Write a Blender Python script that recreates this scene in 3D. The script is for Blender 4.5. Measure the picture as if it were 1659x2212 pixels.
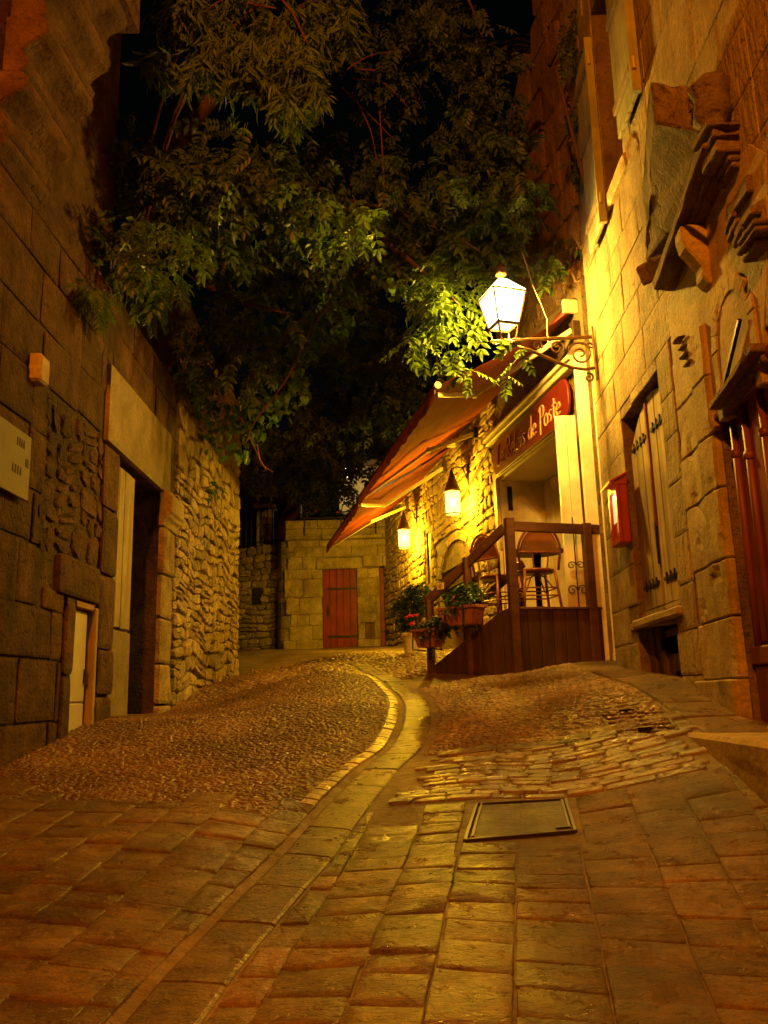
import bpy, bmesh, random
import numpy as np
from math import sin, cos, tan, pi, radians, sqrt, atan2, hypot
from mathutils import Vector, Matrix, Quaternion

for o in list(bpy.data.objects):
    bpy.data.objects.remove(o)
S = bpy.context.scene
COL = S.collection
random.seed(7)
RNG = np.random.default_rng(7)

# ------------------------------------------------------------------ camera, sky, light, exposure
FPX, CX, CY = 1846.0, 829.5, 1106.0            # focal length and centre in pixels of a 1659 x 2212 view
PITCH, ROLL = radians(12.2), 0.026
r0 = Vector((1, 0, 0)); u0 = Vector((0, -sin(PITCH), cos(PITCH))); FWD = Vector((0, cos(PITCH), sin(PITCH)))
RIGHT = cos(ROLL) * r0 - sin(ROLL) * u0
UP = cos(ROLL) * u0 + sin(ROLL) * r0
cam_data = bpy.data.cameras.new('camera')
cam_data.sensor_fit = 'HORIZONTAL'; cam_data.sensor_width = 36
cam_data.lens = 36 * FPX / 1659
cam_data.clip_start = 0.05; cam_data.clip_end = 500
cam = bpy.data.objects.new('camera', cam_data); COL.objects.link(cam)
m = Matrix.Identity(4)
for i in range(3):
    m[i][0] = RIGHT[i]; m[i][1] = UP[i]; m[i][2] = -FWD[i]
cam.matrix_world = m
S.camera = cam

world = bpy.data.worlds.new('World'); S.world = world; world.use_nodes = True
wn = world.node_tree.nodes; wl = world.node_tree.links
sky = wn.new('ShaderNodeTexSky'); sky.sky_type = 'NISHITA'; sky.sun_disc = False
sky.sun_elevation = radians(1); sky.sun_rotation = radians(200)
bg = wn['Background']; bg.inputs['Strength'].default_value = 0.0012
wl.new(sky.outputs[0], bg.inputs['Color'])

def lamp_light(name, loc, watts, color, size):
    l = bpy.data.lights.new(name, 'POINT'); l.energy = watts; l.color = color; l.shadow_soft_size = size
    o = bpy.data.objects.new(name, l); o.location = loc; COL.objects.link(o); return o

LANTERN = Vector((1.22, 7.8, 3.70))
W1 = Vector((0, 0, 0)); W2 = Vector((0, 0, 0))      # wall lanterns, set below
ORANGE = (1.0, 0.235, 0.003)
SODIUM = (1.0, 0.54, 0.015)
WHITEY = (1.0, 0.54, 0.05)
lamp_light('street_light_behind', (-1.2, -2.6, 6.3), 2700, ORANGE, 0.12)
lamp_light('lantern_light', LANTERN + Vector((0, 0, 0.0)), 2500, WHITEY, 0.07)

S.view_settings.view_transform = 'Standard'
S.view_settings.look = 'None'
S.view_settings.exposure = 0.12
S.view_settings.gamma = 1.0
S.view_settings.use_curve_mapping = False
S.render.engine = 'CYCLES'
S.cycles.max_bounces = 5
S.cycles.diffuse_bounces = 3
S.cycles.glossy_bounces = 2
S.cycles.transparent_max_bounces = 8
S.cycles.sample_clamp_indirect = 4

# ------------------------------------------------------------------ pixel helpers (1659 x 2212 view)
def ray(px, py):
    return FWD + RIGHT * ((px - CX) / FPX) - UP * ((py - CY) / FPX)
def at_y(px, py, Y):
    r = ray(px, py); return r * (Y / r.y)

class Plane:
    """vertical plane: u runs along it, v is height, d stands out of it"""
    def __init__(s, x, y, yaw, side):
        a = radians(yaw)
        s.p = Vector((x, y, 0)); s.u = Vector((sin(a), cos(a), 0)); s.n = Vector((cos(a), -sin(a), 0)) * side
    def pt(s, u, v, d=0.0):
        return s.p + s.u * u + s.n * d + Vector((0, 0, v))
    def uv(s, px, py, d=0.0):
        r = ray(px, py); t = (s.p + s.n * d).dot(s.n) / r.dot(s.n); q = r * t
        return (q - s.p).dot(s.u), q.z
LW = Plane(-2.2, 0, 0, 1)
RW = Plane(1.85, 0, 2, -1)
SH = Plane(2.15, 8.6, -11, -1)
FB = Plane(0, 19.5, 90, 1)

# ------------------------------------------------------------------ ground height
def smst(a, b, x):
    t = np.clip((x - a) / (b - a), 0, 1); return t * t * (3 - 2 * t)
def g_base(x, y):
    x = np.asarray(x, float); y = np.asarray(y, float)
    ym = np.clip(y, 7, 11)
    c = -1.2 + .165 * np.minimum(y, 7) + .165 * (ym - 7) - .0085 * (ym - 7) ** 2 + .074 * np.maximum(y - 11, 0)
    c = c + .24 * smst(.7, 1.9, x) * smst(2.5, 5, y) * (1 - .62 * smst(6, 8.3, y))
    c = c - .25 * smst(6.3, 8.5, y) * (1 - smst(13, 17, y)) * smst(-.5, -2.2, x)
    c = c + .06 * smst(5.8, 4.6, y) * smst(-1.6, -2.2, x)
    return c
def ground_hit(px, py, fn=g_base):
    r = ray(px, py); t = .5
    while t < 40:
        q = r * t
        if q.z < float(fn(q.x, q.y)): return q
        t += .01
    return r * 20
KPX = [(240, 2212), (314, 2108), (437, 1984), (515, 1902), (592, 1830), (658, 1758), (715, 1701), (787, 1634), (833, 1598),
       (862, 1545), (869, 1515), (858, 1487), (830, 1462), (790, 1440), (735, 1420)]
K = [ground_hit(*p) for p in KPX]
K = [Vector((K[0].x - .28, K[0].y - .9, 0)), Vector((K[0].x - .14, K[0].y - .45, 0))] + K + [K[-1] + Vector((-2.5, 1.2, 0))]
KX = np.array([k.x for k in K]); KY = np.array([k.y for k in K])
# dense resample
def resample(xs, ys, n=160):
    d = np.concatenate([[0], np.cumsum(np.hypot(np.diff(xs), np.diff(ys)))])
    t = np.linspace(0, d[-1], n)
    X = np.interp(t, d, xs); Y = np.interp(t, d, ys)
    for _ in range(6):
        X[1:-1] = (X[:-2] + 2 * X[1:-1] + X[2:]) / 4; Y[1:-1] = (Y[:-2] + 2 * Y[1:-1] + Y[2:]) / 4
    return X, Y
KX, KY = resample(KX, KY)
def kerb_s(x, y):
    """signed distance to the kerb line, negative on the left (road) side"""
    x = np.asarray(x, float); y = np.asarray(y, float); sh = x.shape
    x = x.ravel(); y = y.ravel()
    best = np.full(x.shape, 1e9); sg = np.zeros(x.shape)
    for i in range(len(KX) - 1):
        ax, ay, bx, by = KX[i], KY[i], KX[i + 1], KY[i + 1]
        dx, dy = bx - ax, by - ay; L = dx * dx + dy * dy + 1e-12
        t = np.clip(((x - ax) * dx + (y - ay) * dy) / L, 0, 1)
        d = np.hypot(x - ax - t * dx, y - ay - t * dy)
        side = np.sign((x - ax) * dy - (y - ay) * dx)
        m_ = d < best; best[m_] = d[m_]; sg[m_] = side[m_]
    return (best * np.where(sg == 0, 1, sg)).reshape(sh)
def dip(s, y):
    k = smst(5.0, 6.2, y)
    left = -(.035 + .045 * k) * np.clip(1 + s / .5, 0, 1) ** 1.4
    right = -(.045 + .035 * k) * (1 - smst(.24, .85, s))
    return np.where(s <= 0, left, right)
def g(x, y):
    s = kerb_s(x, y)
    und = .012 * np.sin(np.asarray(x) * 2.3 + 1.1 * np.asarray(y)) + .010 * np.sin(np.asarray(y) * 2.9 - np.asarray(x) * 1.7)
    return g_base(x, y) + dip(s, np.asarray(y, float)) + und
def g1(x, y): return float(g(np.array([x]), np.array([y]))[0])

# ------------------------------------------------------------------ materials
def nd(nt, t, **kw):
    n = nt.nodes.new(t)
    for k, v in kw.items(): setattr(n, k, v)
    return n
def ramp(nt, fac, stops):
    r = nt.nodes.new('ShaderNodeValToRGB'); e = r.color_ramp.elements
    e[0].position, e[0].color = stops[0][0], (*stops[0][1], 1)
    e[1].position, e[1].color = stops[-1][0], (*stops[-1][1], 1)
    for p, c in stops[1:-1]:
        k = e.new(p); k.color = (*c, 1)
    nt.links.new(fac, r.inputs[0]); return r
def mix(nt, a, b, f, mode='MIX'):
    n = nt.nodes.new('ShaderNodeMix'); n.data_type = 'RGBA'; n.blend_type = mode
    for sock, val in ((n.inputs[0], f), (n.inputs[6], a), (n.inputs[7], b)):
        if hasattr(val, 'is_linked'): nt.links.new(val, sock)
        elif isinstance(val, (int, float)): sock.default_value = val
        else: sock.default_value = (*val, 1)
    return n.outputs[2]
def noise(nt, scale, detail=6, rough=.6, stretch=None, rot=None, dist=0):
    gm = nt.nodes.new('ShaderNodeNewGeometry'); vec = gm.outputs['Position']
    if stretch or rot:
        mp = nt.nodes.new('ShaderNodeMapping'); nt.links.new(vec, mp.inputs[0])
        if stretch: mp.inputs['Scale'].default_value = stretch
        if rot: mp.inputs['Rotation'].default_value = rot
        vec = mp.outputs[0]
    n = nt.nodes.new('ShaderNodeTexNoise'); n.inputs['Scale'].default_value = scale
    n.inputs['Detail'].default_value = detail; n.inputs['Roughness'].default_value = rough
    n.inputs['Distortion'].default_value = dist
    nt.links.new(vec, n.inputs['Vector']); return n.outputs['Fac']
def bump(nt, h, strength, dist, prev=None):
    b = nt.nodes.new('ShaderNodeBump'); b.inputs['Strength'].default_value = strength; b.inputs['Distance'].default_value = dist
    nt.links.new(h, b.inputs['Height'])
    if prev is not None: nt.links.new(prev, b.inputs['Normal'])
    return b.outputs[0]
def base(name):
    m = bpy.data.materials.new(name); m.use_nodes = True
    nt = m.node_tree; return m, nt, nt.nodes['Principled BSDF']

def stone_mat(name, c1, c2, c3, rough=.85, scale=3, bs=.6, bd=.02, streak=None, stain=.5, objvar=.35, fine=38, spec=.3, pit=True):
    m, nt, p = base(name)
    n1 = noise(nt, scale, 8, .65)
    col = ramp(nt, n1, [(.3, c1), (.5, c2), (.72, c3)]).outputs[0]
    n2 = noise(nt, scale * .35, 5, .7, stretch=(1, 1, .45))
    dark = tuple(x * .38 for x in c1)
    st = ramp(nt, n2, [(.52, (0, 0, 0)), (.68, (stain,) * 3)]).outputs[0]
    col = mix(nt, col, dark, st)
    n3 = noise(nt, fine, 4, .7)
    sp = ramp(nt, n3, [(.3, (.45, .45, .45)), (.6, (1.05, 1.05, 1.05))]).outputs[0]
    col = mix(nt, col, sp, .6, 'MULTIPLY')
    oi = nt.nodes.new('ShaderNodeObjectInfo')
    v = ramp(nt, oi.outputs['Random'], [(0, (1 - objvar,) * 3), (1, (1 + objvar * .55, 1 + objvar * .5, 1 + objvar * .35))]).outputs[0]
    col = mix(nt, col, v, 1.0, 'MULTIPLY')
    nt.links.new(col, p.inputs['Base Color'])
    p.inputs['Roughness'].default_value = rough; p.inputs['Specular IOR Level'].default_value = spec
    b = bump(nt, noise(nt, scale * 2.2, 8, .7), bs, bd * 1.5)
    b = bump(nt, n3, bs, bd * .45, b)
    if pit:
        b = bump(nt, ramp(nt, noise(nt, 17, 3, .5), [(.30, (0, 0, 0)), (.42, (1, 1, 1))]).outputs[0], bs * .7, bd * .6, b)
    if streak:
        b = bump(nt, noise(nt, streak[0], 4, .6, stretch=streak[1], rot=streak[2]), .7, streak[3], b)
    nt.links.new(b, p.inputs['Normal']); return m

M = {}
M['ashlar'] = stone_mat('limestone_ashlar', (.26, .19, .11), (.40, .31, .19), (.52, .42, .27), streak=(8, (1, 3.6, .55), (.5, 0, 0), .04), bs=1.0, stain=.7, objvar=.10)
M['plinth'] = stone_mat('worn_limestone', (.30, .22, .12), (.46, .36, .21), (.56, .46, .30), bs=.5, bd=.015, stain=.6, objvar=.18)
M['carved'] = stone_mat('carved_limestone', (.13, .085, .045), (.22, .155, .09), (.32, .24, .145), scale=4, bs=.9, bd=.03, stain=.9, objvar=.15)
M['rubble'] = stone_mat('rubble_limestone', (.30, .215, .115), (.48, .365, .21), (.60, .48, .30), scale=6, bs=1.0, bd=.03, stain=.35, objvar=.4)
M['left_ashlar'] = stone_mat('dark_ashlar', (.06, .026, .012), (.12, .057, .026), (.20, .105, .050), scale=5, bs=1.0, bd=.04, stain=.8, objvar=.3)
M['mortar'] = stone_mat('old_mortar', (.15, .10, .055), (.25, .18, .10), (.36, .27, .16), bs=1.0, bd=.035, stain=.6, objvar=.0)
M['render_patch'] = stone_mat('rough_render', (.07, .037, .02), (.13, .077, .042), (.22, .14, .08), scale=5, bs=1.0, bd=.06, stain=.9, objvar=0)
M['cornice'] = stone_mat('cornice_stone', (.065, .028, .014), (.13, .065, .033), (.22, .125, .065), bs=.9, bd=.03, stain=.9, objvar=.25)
M['far_wall'] = stone_mat('far_limestone', (.34, .25, .13), (.52, .40, .225), (.64, .52, .32), scale=5, bs=1.0, bd=.05, stain=.6, objvar=.22)
M['dark_ground'] = stone_mat('far_paving', (.10, .075, .045), (.18, .13, .08), (.27, .20, .12), scale=6, rough=.55, bs=.8, bd=.015, stain=.4, objvar=0)

def paving_mat(name, c1, c2, c3, rlo, rhi, objvar, bs, bd, sc=7):
    m, nt, p = base(name)
    n1 = noise(nt, sc, 9, .72, stretch=(1, 1.6, 1))
    col = ramp(nt, n1, [(.28, c1), (.5, c2), (.74, c3)]).outputs[0]
    blot = ramp(nt, noise(nt, 1.3, 5, .65), [(.42, (.45, .42, .40)), (.62, (1.1, 1.1, 1.1))]).outputs[0]
    col = mix(nt, col, blot, .8, 'MULTIPLY')
    grit = ramp(nt, noise(nt, 70, 3, .7), [(.35, (.5, .5, .5)), (.6, (1.1, 1.1, 1.1))]).outputs[0]
    col = mix(nt, col, grit, .55, 'MULTIPLY')
    oi = nt.nodes.new('ShaderNodeObjectInfo')
    v = ramp(nt, oi.outputs['Random'], [(0, (1 - objvar,) * 3), (1, (1 + objvar * .5,) * 3)]).outputs[0]
    col = mix(nt, col, v, 1.0, 'MULTIPLY')
    nt.links.new(col, p.inputs['Base Color'])
    rr = ramp(nt, noise(nt, 9, 6, .7), [(.35, (rlo,) * 3), (.65, (rhi,) * 3)]).outputs[0]
    nt.links.new(rr, p.inputs['Roughness']); p.inputs['Specular IOR Level'].default_value = .5
    b = bump(nt, noise(nt, 24, 6, .66, stretch=(.8, 1.5, 1)), bs * .8, bd)
    b = bump(nt, noise(nt, 75, 4, .7, stretch=(.7, 1.5, 1)), bs, bd * .6, b)
    b = bump(nt, ramp(nt, noise(nt, 34, 4, .6, stretch=(.6, 1.8, 1)), [(.34, (0, 0, 0)), (.46, (1, 1, 1))]).outputs[0], bs * .8, bd * .35, b)
    nt.links.new(b, p.inputs['Normal']); return m
M['flag'] = paving_mat('flagstone', (.10, .055, .026), (.23, .142, .072), (.39, .265, .145), .22, .5, .32, .85, .024)
M['sett'] = paving_mat('polished_sett', (.12, .075, .038), (.24, .165, .088), (.38, .28, .165), .20, .45, .40, .6, .012, 9)
M['sett_lamplit'] = paving_mat('kerb_lamplight', (.23, .15, .075), (.40, .28, .145), (.54, .40, .22), .22, .42, .35, .7, .012, 12)  # pale colour paints the lamplight along the road edge
M['pebble_shaded'] = paving_mat('carriageway_pebble_shaded', (.075, .042, .020), (.17, .10, .048), (.31, .20, .10), .26, .55, 0, .5, .008, 12)  # darkened copy of the pebbles, weaker lamplight put into the colour
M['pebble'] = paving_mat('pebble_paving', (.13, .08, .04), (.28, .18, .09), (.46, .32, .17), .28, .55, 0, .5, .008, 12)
M['bed'] = paving_mat('paving_bed', (.12, .075, .04), (.21, .14, .075), (.32, .22, .125), .5, .8, 0, .9, .012, 14)
M['gutter'] = paving_mat('gutter_concrete', (.08, .05, .027), (.13, .085, .047), (.19, .13, .075), .5, .75, .1, .6, .010, 7)

def wood_mat(name, c1, c2, rough=.6, axis='Z', sc=14, objvar=.25, bs=.4, worn=.0, wornc=(.5, .4, .28)):
    m, nt, p = base(name)
    st = {'Z': (1, 1, .06), 'X': (.06, 1, 1), 'Y': (1, .06, 1)}[axis]
    n1 = noise(nt, sc, 6, .65, stretch=st, dist=.4)
    col = ramp(nt, n1, [(.3, c1), (.7, c2)]).outputs[0]
    big = ramp(nt, noise(nt, 2.4, 4, .6), [(.4, (.6, .6, .6)), (.62, (1.1, 1.1, 1.1))]).outputs[0]
    col = mix(nt, col, big, .7, 'MULTIPLY')
    if worn:
        w = ramp(nt, noise(nt, 6, 7, .7, stretch=(1, 1, .4)), [(.52, (0, 0, 0)), (.64, (worn,) * 3)]).outputs[0]
        col = mix(nt, col, wornc, w)
    oi = nt.nodes.new('ShaderNodeObjectInfo')
    v = ramp(nt, oi.outputs['Random'], [(0, (1 - objvar,) * 3), (1, (1 + objvar * .6,) * 3)]).outputs[0]
    col = mix(nt, col, v, 1.0, 'MULTIPLY')
    nt.links.new(col, p.inputs['Base Color'])
    p.inputs['Roughness'].default_value = rough; p.inputs['Specular IOR Level'].default_value = .35
    nt.links.new(bump(nt, n1, bs, .006), p.inputs['Normal']); return m
M['deck_wood'] = wood_mat('stained_deck_wood', (.040, .016, .008), (.105, .046, .021), .5)
M['rail_wood'] = wood_mat('stained_rail_wood', (.075, .031, .014), (.16, .074, .034), .42, axis='X')
M['grey_wood'] = wood_mat('weathered_wood', (.24, .18, .115), (.42, .335, .225), .75, worn=.4, wornc=(.30, .21, .12))
M['pale_wood'] = wood_mat('pale_plank', (.19, .135, .07), (.33, .245, .135), .7, worn=.3)
M['red_wood'] = wood_mat('red_painted_wood', (.15, .009, .010), (.23, .018, .016), .55, objvar=.1, worn=.12, wornc=(.12, .02, .015))
M['brown_door'] = wood_mat('red_brown_door_paint', (.15, .040, .014), (.23, .065, .023), .5, objvar=.08)
M['dark_plank'] = wood_mat('rotten_plank', (.05, .025, .014), (.13, .07, .035), .8, worn=.5, wornc=(.22, .12, .06))
M['cream'] = wood_mat('cream_painted_board', (.66, .58, .42), (.78, .71, .55), .5, objvar=.05, bs=.15, worn=.1, wornc=(.5, .42, .28))
M['white_board'] = wood_mat('white_painted_board', (.80, .78, .72), (.86, .84, .80), .45, objvar=.05, bs=.15)
M['shutter_paint'] = wood_mat('pale_green_shutter', (.36, .36, .26), (.46, .46, .33), .6, objvar=.1, bs=.2)
M['rattan'] = wood_mat('varnished_cane', (.20, .06, .022), (.34, .12, .045), .35, sc=40, objvar=.15)
M['planter_wood'] = wood_mat('orange_planter', (.34, .13, .045), (.50, .22, .085), .6, axis='X', objvar=.12)

def plain(name, c, rough=.5, metal=0, var=.25, sc=12, bs=.2, trans=0):
    m, nt, p = base(name)
    v = ramp(nt, noise(nt, sc, 6, .65), [(.3, tuple(x * (1 - var) for x in c)), (.7, tuple(min(1, x * (1 + var)) for x in c))]).outputs[0]
    nt.links.new(v, p.inputs['Base Color']); p.inputs['Roughness'].default_value = rough; p.inputs['Metallic'].default_value = metal
    if bs: nt.links.new(bump(nt, noise(nt, sc * 3, 4, .6), bs, .004), p.inputs['Normal'])
    return m
M['iron'] = plain('rusty_iron', (.055, .030, .016), .55, .4, .5, 20)
M['bracket'] = plain('rusted_bracket_iron', (.16, .085, .035), .6, .3, .45, 25)
M['black_iron'] = plain('black_iron', (.015, .013, .012), .5, .5)
M['metal'] = plain('cream_aluminium', (.55, .49, .36), .35, .0, .12, 6, .05)
M['sign_red'] = plain('dark_red_sign_paint', (.13, .011, .010), .45, 0, .2, 7, .1)
M['box_red'] = plain('red_lacquer', (.32, .030, .014), .35, 0, .15, 7, .05)
M['letter'] = plain('sign_lettering_paint', (.62, .36, .20), .5, 0, .15)
M['paper'] = plain('paper', (.72, .64, .46), .8, 0, .08)
M['ink'] = plain('ink', (.05, .04, .03), .8, 0, .1)
M['pot_white'] = plain('cream_glazed_pot', (.60, .54, .38), .5, 0, .12, 8, .1)
M['plaque'] = plain('painted_plaque', (.085, .045, .013), .6, 0, .15)
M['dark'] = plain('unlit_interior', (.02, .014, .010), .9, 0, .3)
M['steel_frame'] = plain('worn_steel', (.055, .038, .022), .45, .6, .35, 18)
M['cover'] = paving_mat('cover_concrete', (.04, .024, .012), (.10, .063, .032), (.18, .12, .065), .35, .6, 0, .9, .010, 5)
M['ceiling'] = plain('cream_plaster', (.58, .49, .32), .7, 0, .1, 3, .1)
M['bark'] = plain('bark', (.09, .05, .028), .85, 0, .4, 14, .8)
M['twig'] = plain('red_twig', (.17, .055, .03), .7, 0, .3, 20, .2)
M['flower'] = plain('red_petal', (.55, .03, .05), .5, 0, .2, 20, 0)
M['wire'] = plain('cable', (.20, .14, .08), .6, 0, .2)
M['cream_metal_panel'] = plain('cream_metal_panel', (.50, .44, .30), .5, 0, .12, 5, .1)
M['slab'] = stone_mat('door_base_slab', (.16, .115, .06), (.24, .18, .095), (.32, .25, .14), bs=.3, bd=.01, stain=.4, objvar=0)
M['soil'] = plain('soil', (.05, .03, .02), .9)
M['cliff'] = stone_mat('ruined_wall', (.24, .135, .065), (.40, .25, .13), (.52, .36, .20), scale=1.2, bs=1.0, bd=.12, stain=.85, objvar=.25, streak=(2.5, (1, 1, .25), (0, 0, 0), .08))

def awning_mat():
    m, nt, p = base('terracotta_awning_cloth')
    gm = nt.nodes.new('ShaderNodeNewGeometry')
    col = ramp(nt, noise(nt, 4, 5, .6), [(.3, (.15, .033, .014)), (.7, (.21, .050, .021))]).outputs[0]
    weave = ramp(nt, noise(nt, 240, 2, .5), [(.3, (.8, .8, .8)), (.7, (1.05, 1.05, 1.05))]).outputs[0]
    col = mix(nt, col, weave, .6, 'MULTIPLY')
    nt.links.new(col, p.inputs['Base Color']); p.inputs['Roughness'].default_value = .95; p.inputs['Specular IOR Level'].default_value = .05
    tr = nt.nodes.new('ShaderNodeBsdfTranslucent'); nt.links.new(col, tr.inputs['Color'])
    mx = nt.nodes.new('ShaderNodeMixShader'); mx.inputs[0].default_value = .10
    nt.links.new(p.outputs[0], mx.inputs[1]); nt.links.new(tr.outputs[0], mx.inputs[2])
    nt.links.new(mx.outputs[0], nt.nodes['Material Output'].inputs['Surface'])
    return m
M['awning'] = awning_mat()

def leaf_mat(name, c1, c2, trans=.35, rough=.45):
    m, nt, p = base(name)
    oi = nt.nodes.new('ShaderNodeObjectInfo')
    col = ramp(nt, noise(nt, 5, 4, .7), [(.3, c1), (.7, c2)]).outputs[0]
    col = mix(nt, col, ramp(nt, noise(nt, 37, 2, .5), [(.3, (.6, .6, .6)), (.7, (1.2, 1.2, 1.1))]).outputs[0], .7, 'MULTIPLY')
    nt.links.new(col, p.inputs['Base Color']); p.inputs['Roughness'].default_value = rough; p.inputs['Specular IOR Level'].default_value = .4
    tr = nt.nodes.new('ShaderNodeBsdfTranslucent'); nt.links.new(col, tr.inputs['Color'])
    mx = nt.nodes.new('ShaderNodeMixShader'); mx.inputs[0].default_value = trans
    nt.links.new(p.outputs[0], mx.inputs[1]); nt.links.new(tr.outputs[0], mx.inputs[2])
    nt.links.new(mx.outputs[0], nt.nodes['Material Output'].inputs['Surface'])
    return m
M['leaf'] = leaf_mat('ash_leaf', (.058, .108, .012), (.105, .18, .02))
M['ivy_leaf'] = leaf_mat('ivy_leaf', (.075, .17, .014), (.13, .27, .026), .45)
M['bamboo_leaf'] = leaf_mat('bamboo_leaf', (.10, .17, .03), (.18, .29, .05), .3)
M['dark_leaf'] = leaf_mat('conifer_leaf', (.055, .085, .016), (.11, .15, .03), .25)
M['shrub_leaf'] = leaf_mat('shrub_leaf', (.018, .040, .008), (.045, .085, .016), .25)
M['geranium_leaf'] = leaf_mat('geranium_leaf', (.04, .10, .02), (.07, .16, .03), .3)

def glow_mat(name, c, strength, clear):
    m = bpy.data.materials.new(name); m.use_nodes = True; nt = m.node_tree
    nt.nodes.remove(nt.nodes['Principled BSDF'])
    e = nt.nodes.new('ShaderNodeEmission'); e.inputs[0].default_value = (*c, 1); e.inputs[1].default_value = strength
    t = nt.nodes.new('ShaderNodeBsdfTransparent')
    mx = nt.nodes.new('ShaderNodeMixShader'); mx.inputs[0].default_value = clear
    nt.links.new(e.outputs[0], mx.inputs[1]); nt.links.new(t.outputs[0], mx.inputs[2])
    nt.links.new(mx.outputs[0], nt.nodes['Material Output'].inputs['Surface'])
    m.cycles.emission_sampling = 'NONE'
    return m
M['glow_white'] = glow_mat('lit_lantern_glass', (1, .90, .50), 16, .88)
M['glow_yellow'] = glow_mat('lit_frosted_glass', (1, .84, .20), 9, .85)
M['roof_bloom'] = glow_mat('lantern_bloom_glow', (1, .88, .50), 5, 0.0)  # glow given to the opaque roof, stands in for the lamp's bloom
M['glow_far'] = glow_mat('lit_far_lamp', (1, .82, .35), 14, .3)
def screen_mat():
    m, nt, p = base('lit_menu_panel')
    p.inputs['Base Color'].default_value = (.7, .6, .4, 1)
    p.inputs['Emission Color'].default_value = (1, .80, .42, 1); p.inputs['Emission Strength'].default_value = .55
    return m
M['menu_lit'] = screen_mat()
M['bulb'] = glow_mat('lit_bulb', (1, .85, .5), 14, 0.0)
def glass_mat(name):
    m, nt, p = base(name)
    p.inputs['Base Color'].default_value = (.9, .92, .85, 1); p.inputs['Roughness'].default_value = .05
    p.inputs['Alpha'].default_value = .18
    return m
M['glass'] = glass_mat('clear_glass')

# ------------------------------------------------------------------ object helpers
WL = {}                                       # object -> world origin
def props(o, label=None, cat=None, group=None, kind=None):
    if label: o['label'] = label
    if cat: o['category'] = cat
    if group: o['group'] = group
    if kind: o['kind'] = kind
    return o
def thing(name, loc, label, cat, group=None):
    o = bpy.data.objects.new(name, None); COL.objects.link(o); o.location = loc; o.empty_display_size = .1
    WL[o.name] = Vector(loc); return props(o, label, cat, group)
def link(name, mesh, world_loc, parent):
    o = bpy.data.objects.new(name, mesh); COL.objects.link(o)
    w = Vector(world_loc); WL[o.name] = w
    if parent is not None:
        o.parent = parent; o.location = w - WL[parent.name]
    else: o.location = w
    return o
from mathutils import noise as mnoise
ERODE = {'limestone', }
def raw(name, verts, faces, mat, parent=None, smooth=False, bevel=0, origin=None, erode=0):
    """verts in world space -> one mesh object"""
    vs = [Vector(v) for v in verts]
    if origin is None:
        lo = [min(v[i] for v in vs) for i in range(3)]; hi = [max(v[i] for v in vs) for i in range(3)]
        origin = Vector(((lo[0] + hi[0]) / 2, (lo[1] + hi[1]) / 2, lo[2]))
    me = bpy.data.meshes.new(name)
    me.from_pydata([v - origin for v in vs], [], faces)
    bm = bmesh.new(); bm.from_mesh(me)
    bmesh.ops.recalc_face_normals(bm, faces=bm.faces)
    if bevel:
        ed = [e for e in bm.edges if len(e.link_faces) == 2 and e.calc_face_angle(0) > .6]
        bmesh.ops.bevel(bm, geom=ed, offset=bevel, segments=1, affect='EDGES', clamp_overlap=True)
    if erode:
        for _ in range(3):
            long = [e for e in bm.edges if e.calc_length() > .075]
            if not long or len(bm.verts) > 900: break
            bmesh.ops.subdivide_edges(bm, edges=long, cuts=1, use_grid_fill=True)
        for v in bm.verts:
            w = v.co + origin
            n1 = mnoise.noise_vector(w * 4.3); n2 = mnoise.noise_vector(w * 12.0); n3 = mnoise.noise(w * 7.0)
            v.co += n1 * erode + n2 * erode * .55
            if n3 > .28: v.co -= v.normal * erode * 2.2 * (n3 - .28) * 3
    bm.to_mesh(me); bm.free()
    if smooth: me.polygons.foreach_set('use_smooth', [True] * len(me.polygons))
    mats = mat if isinstance(mat, list) else [mat]
    for x in mats: me.materials.append(x)
    return link(name, me, origin, parent)

def fast_mesh(name, V, F, mat, parent=None, origin=None, smooth=False):
    """V (n,3) float array, F (m,k) int array"""
    V = np.asarray(V, np.float32); F = np.asarray(F, np.int32)
    if origin is None:
        lo = V.min(0); hi = V.max(0); origin = Vector(((lo[0] + hi[0]) / 2, (lo[1] + hi[1]) / 2, lo[2]))
    V = V - np.array(origin, np.float32)
    me = bpy.data.meshes.new(name); k = F.shape[1]
    me.vertices.add(len(V)); me.vertices.foreach_set('co', V.ravel())
    me.loops.add(F.size); me.loops.foreach_set('vertex_index', F.ravel())
    me.polygons.add(len(F)); me.polygons.foreach_set('loop_start', np.arange(0, F.size, k, dtype=np.int32))
    me.polygons.foreach_set('use_smooth', np.full(len(F), smooth))
    me.update(calc_edges=True); me.validate()
    me.materials.append(mat)
    return link(name, me, origin, parent)

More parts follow.
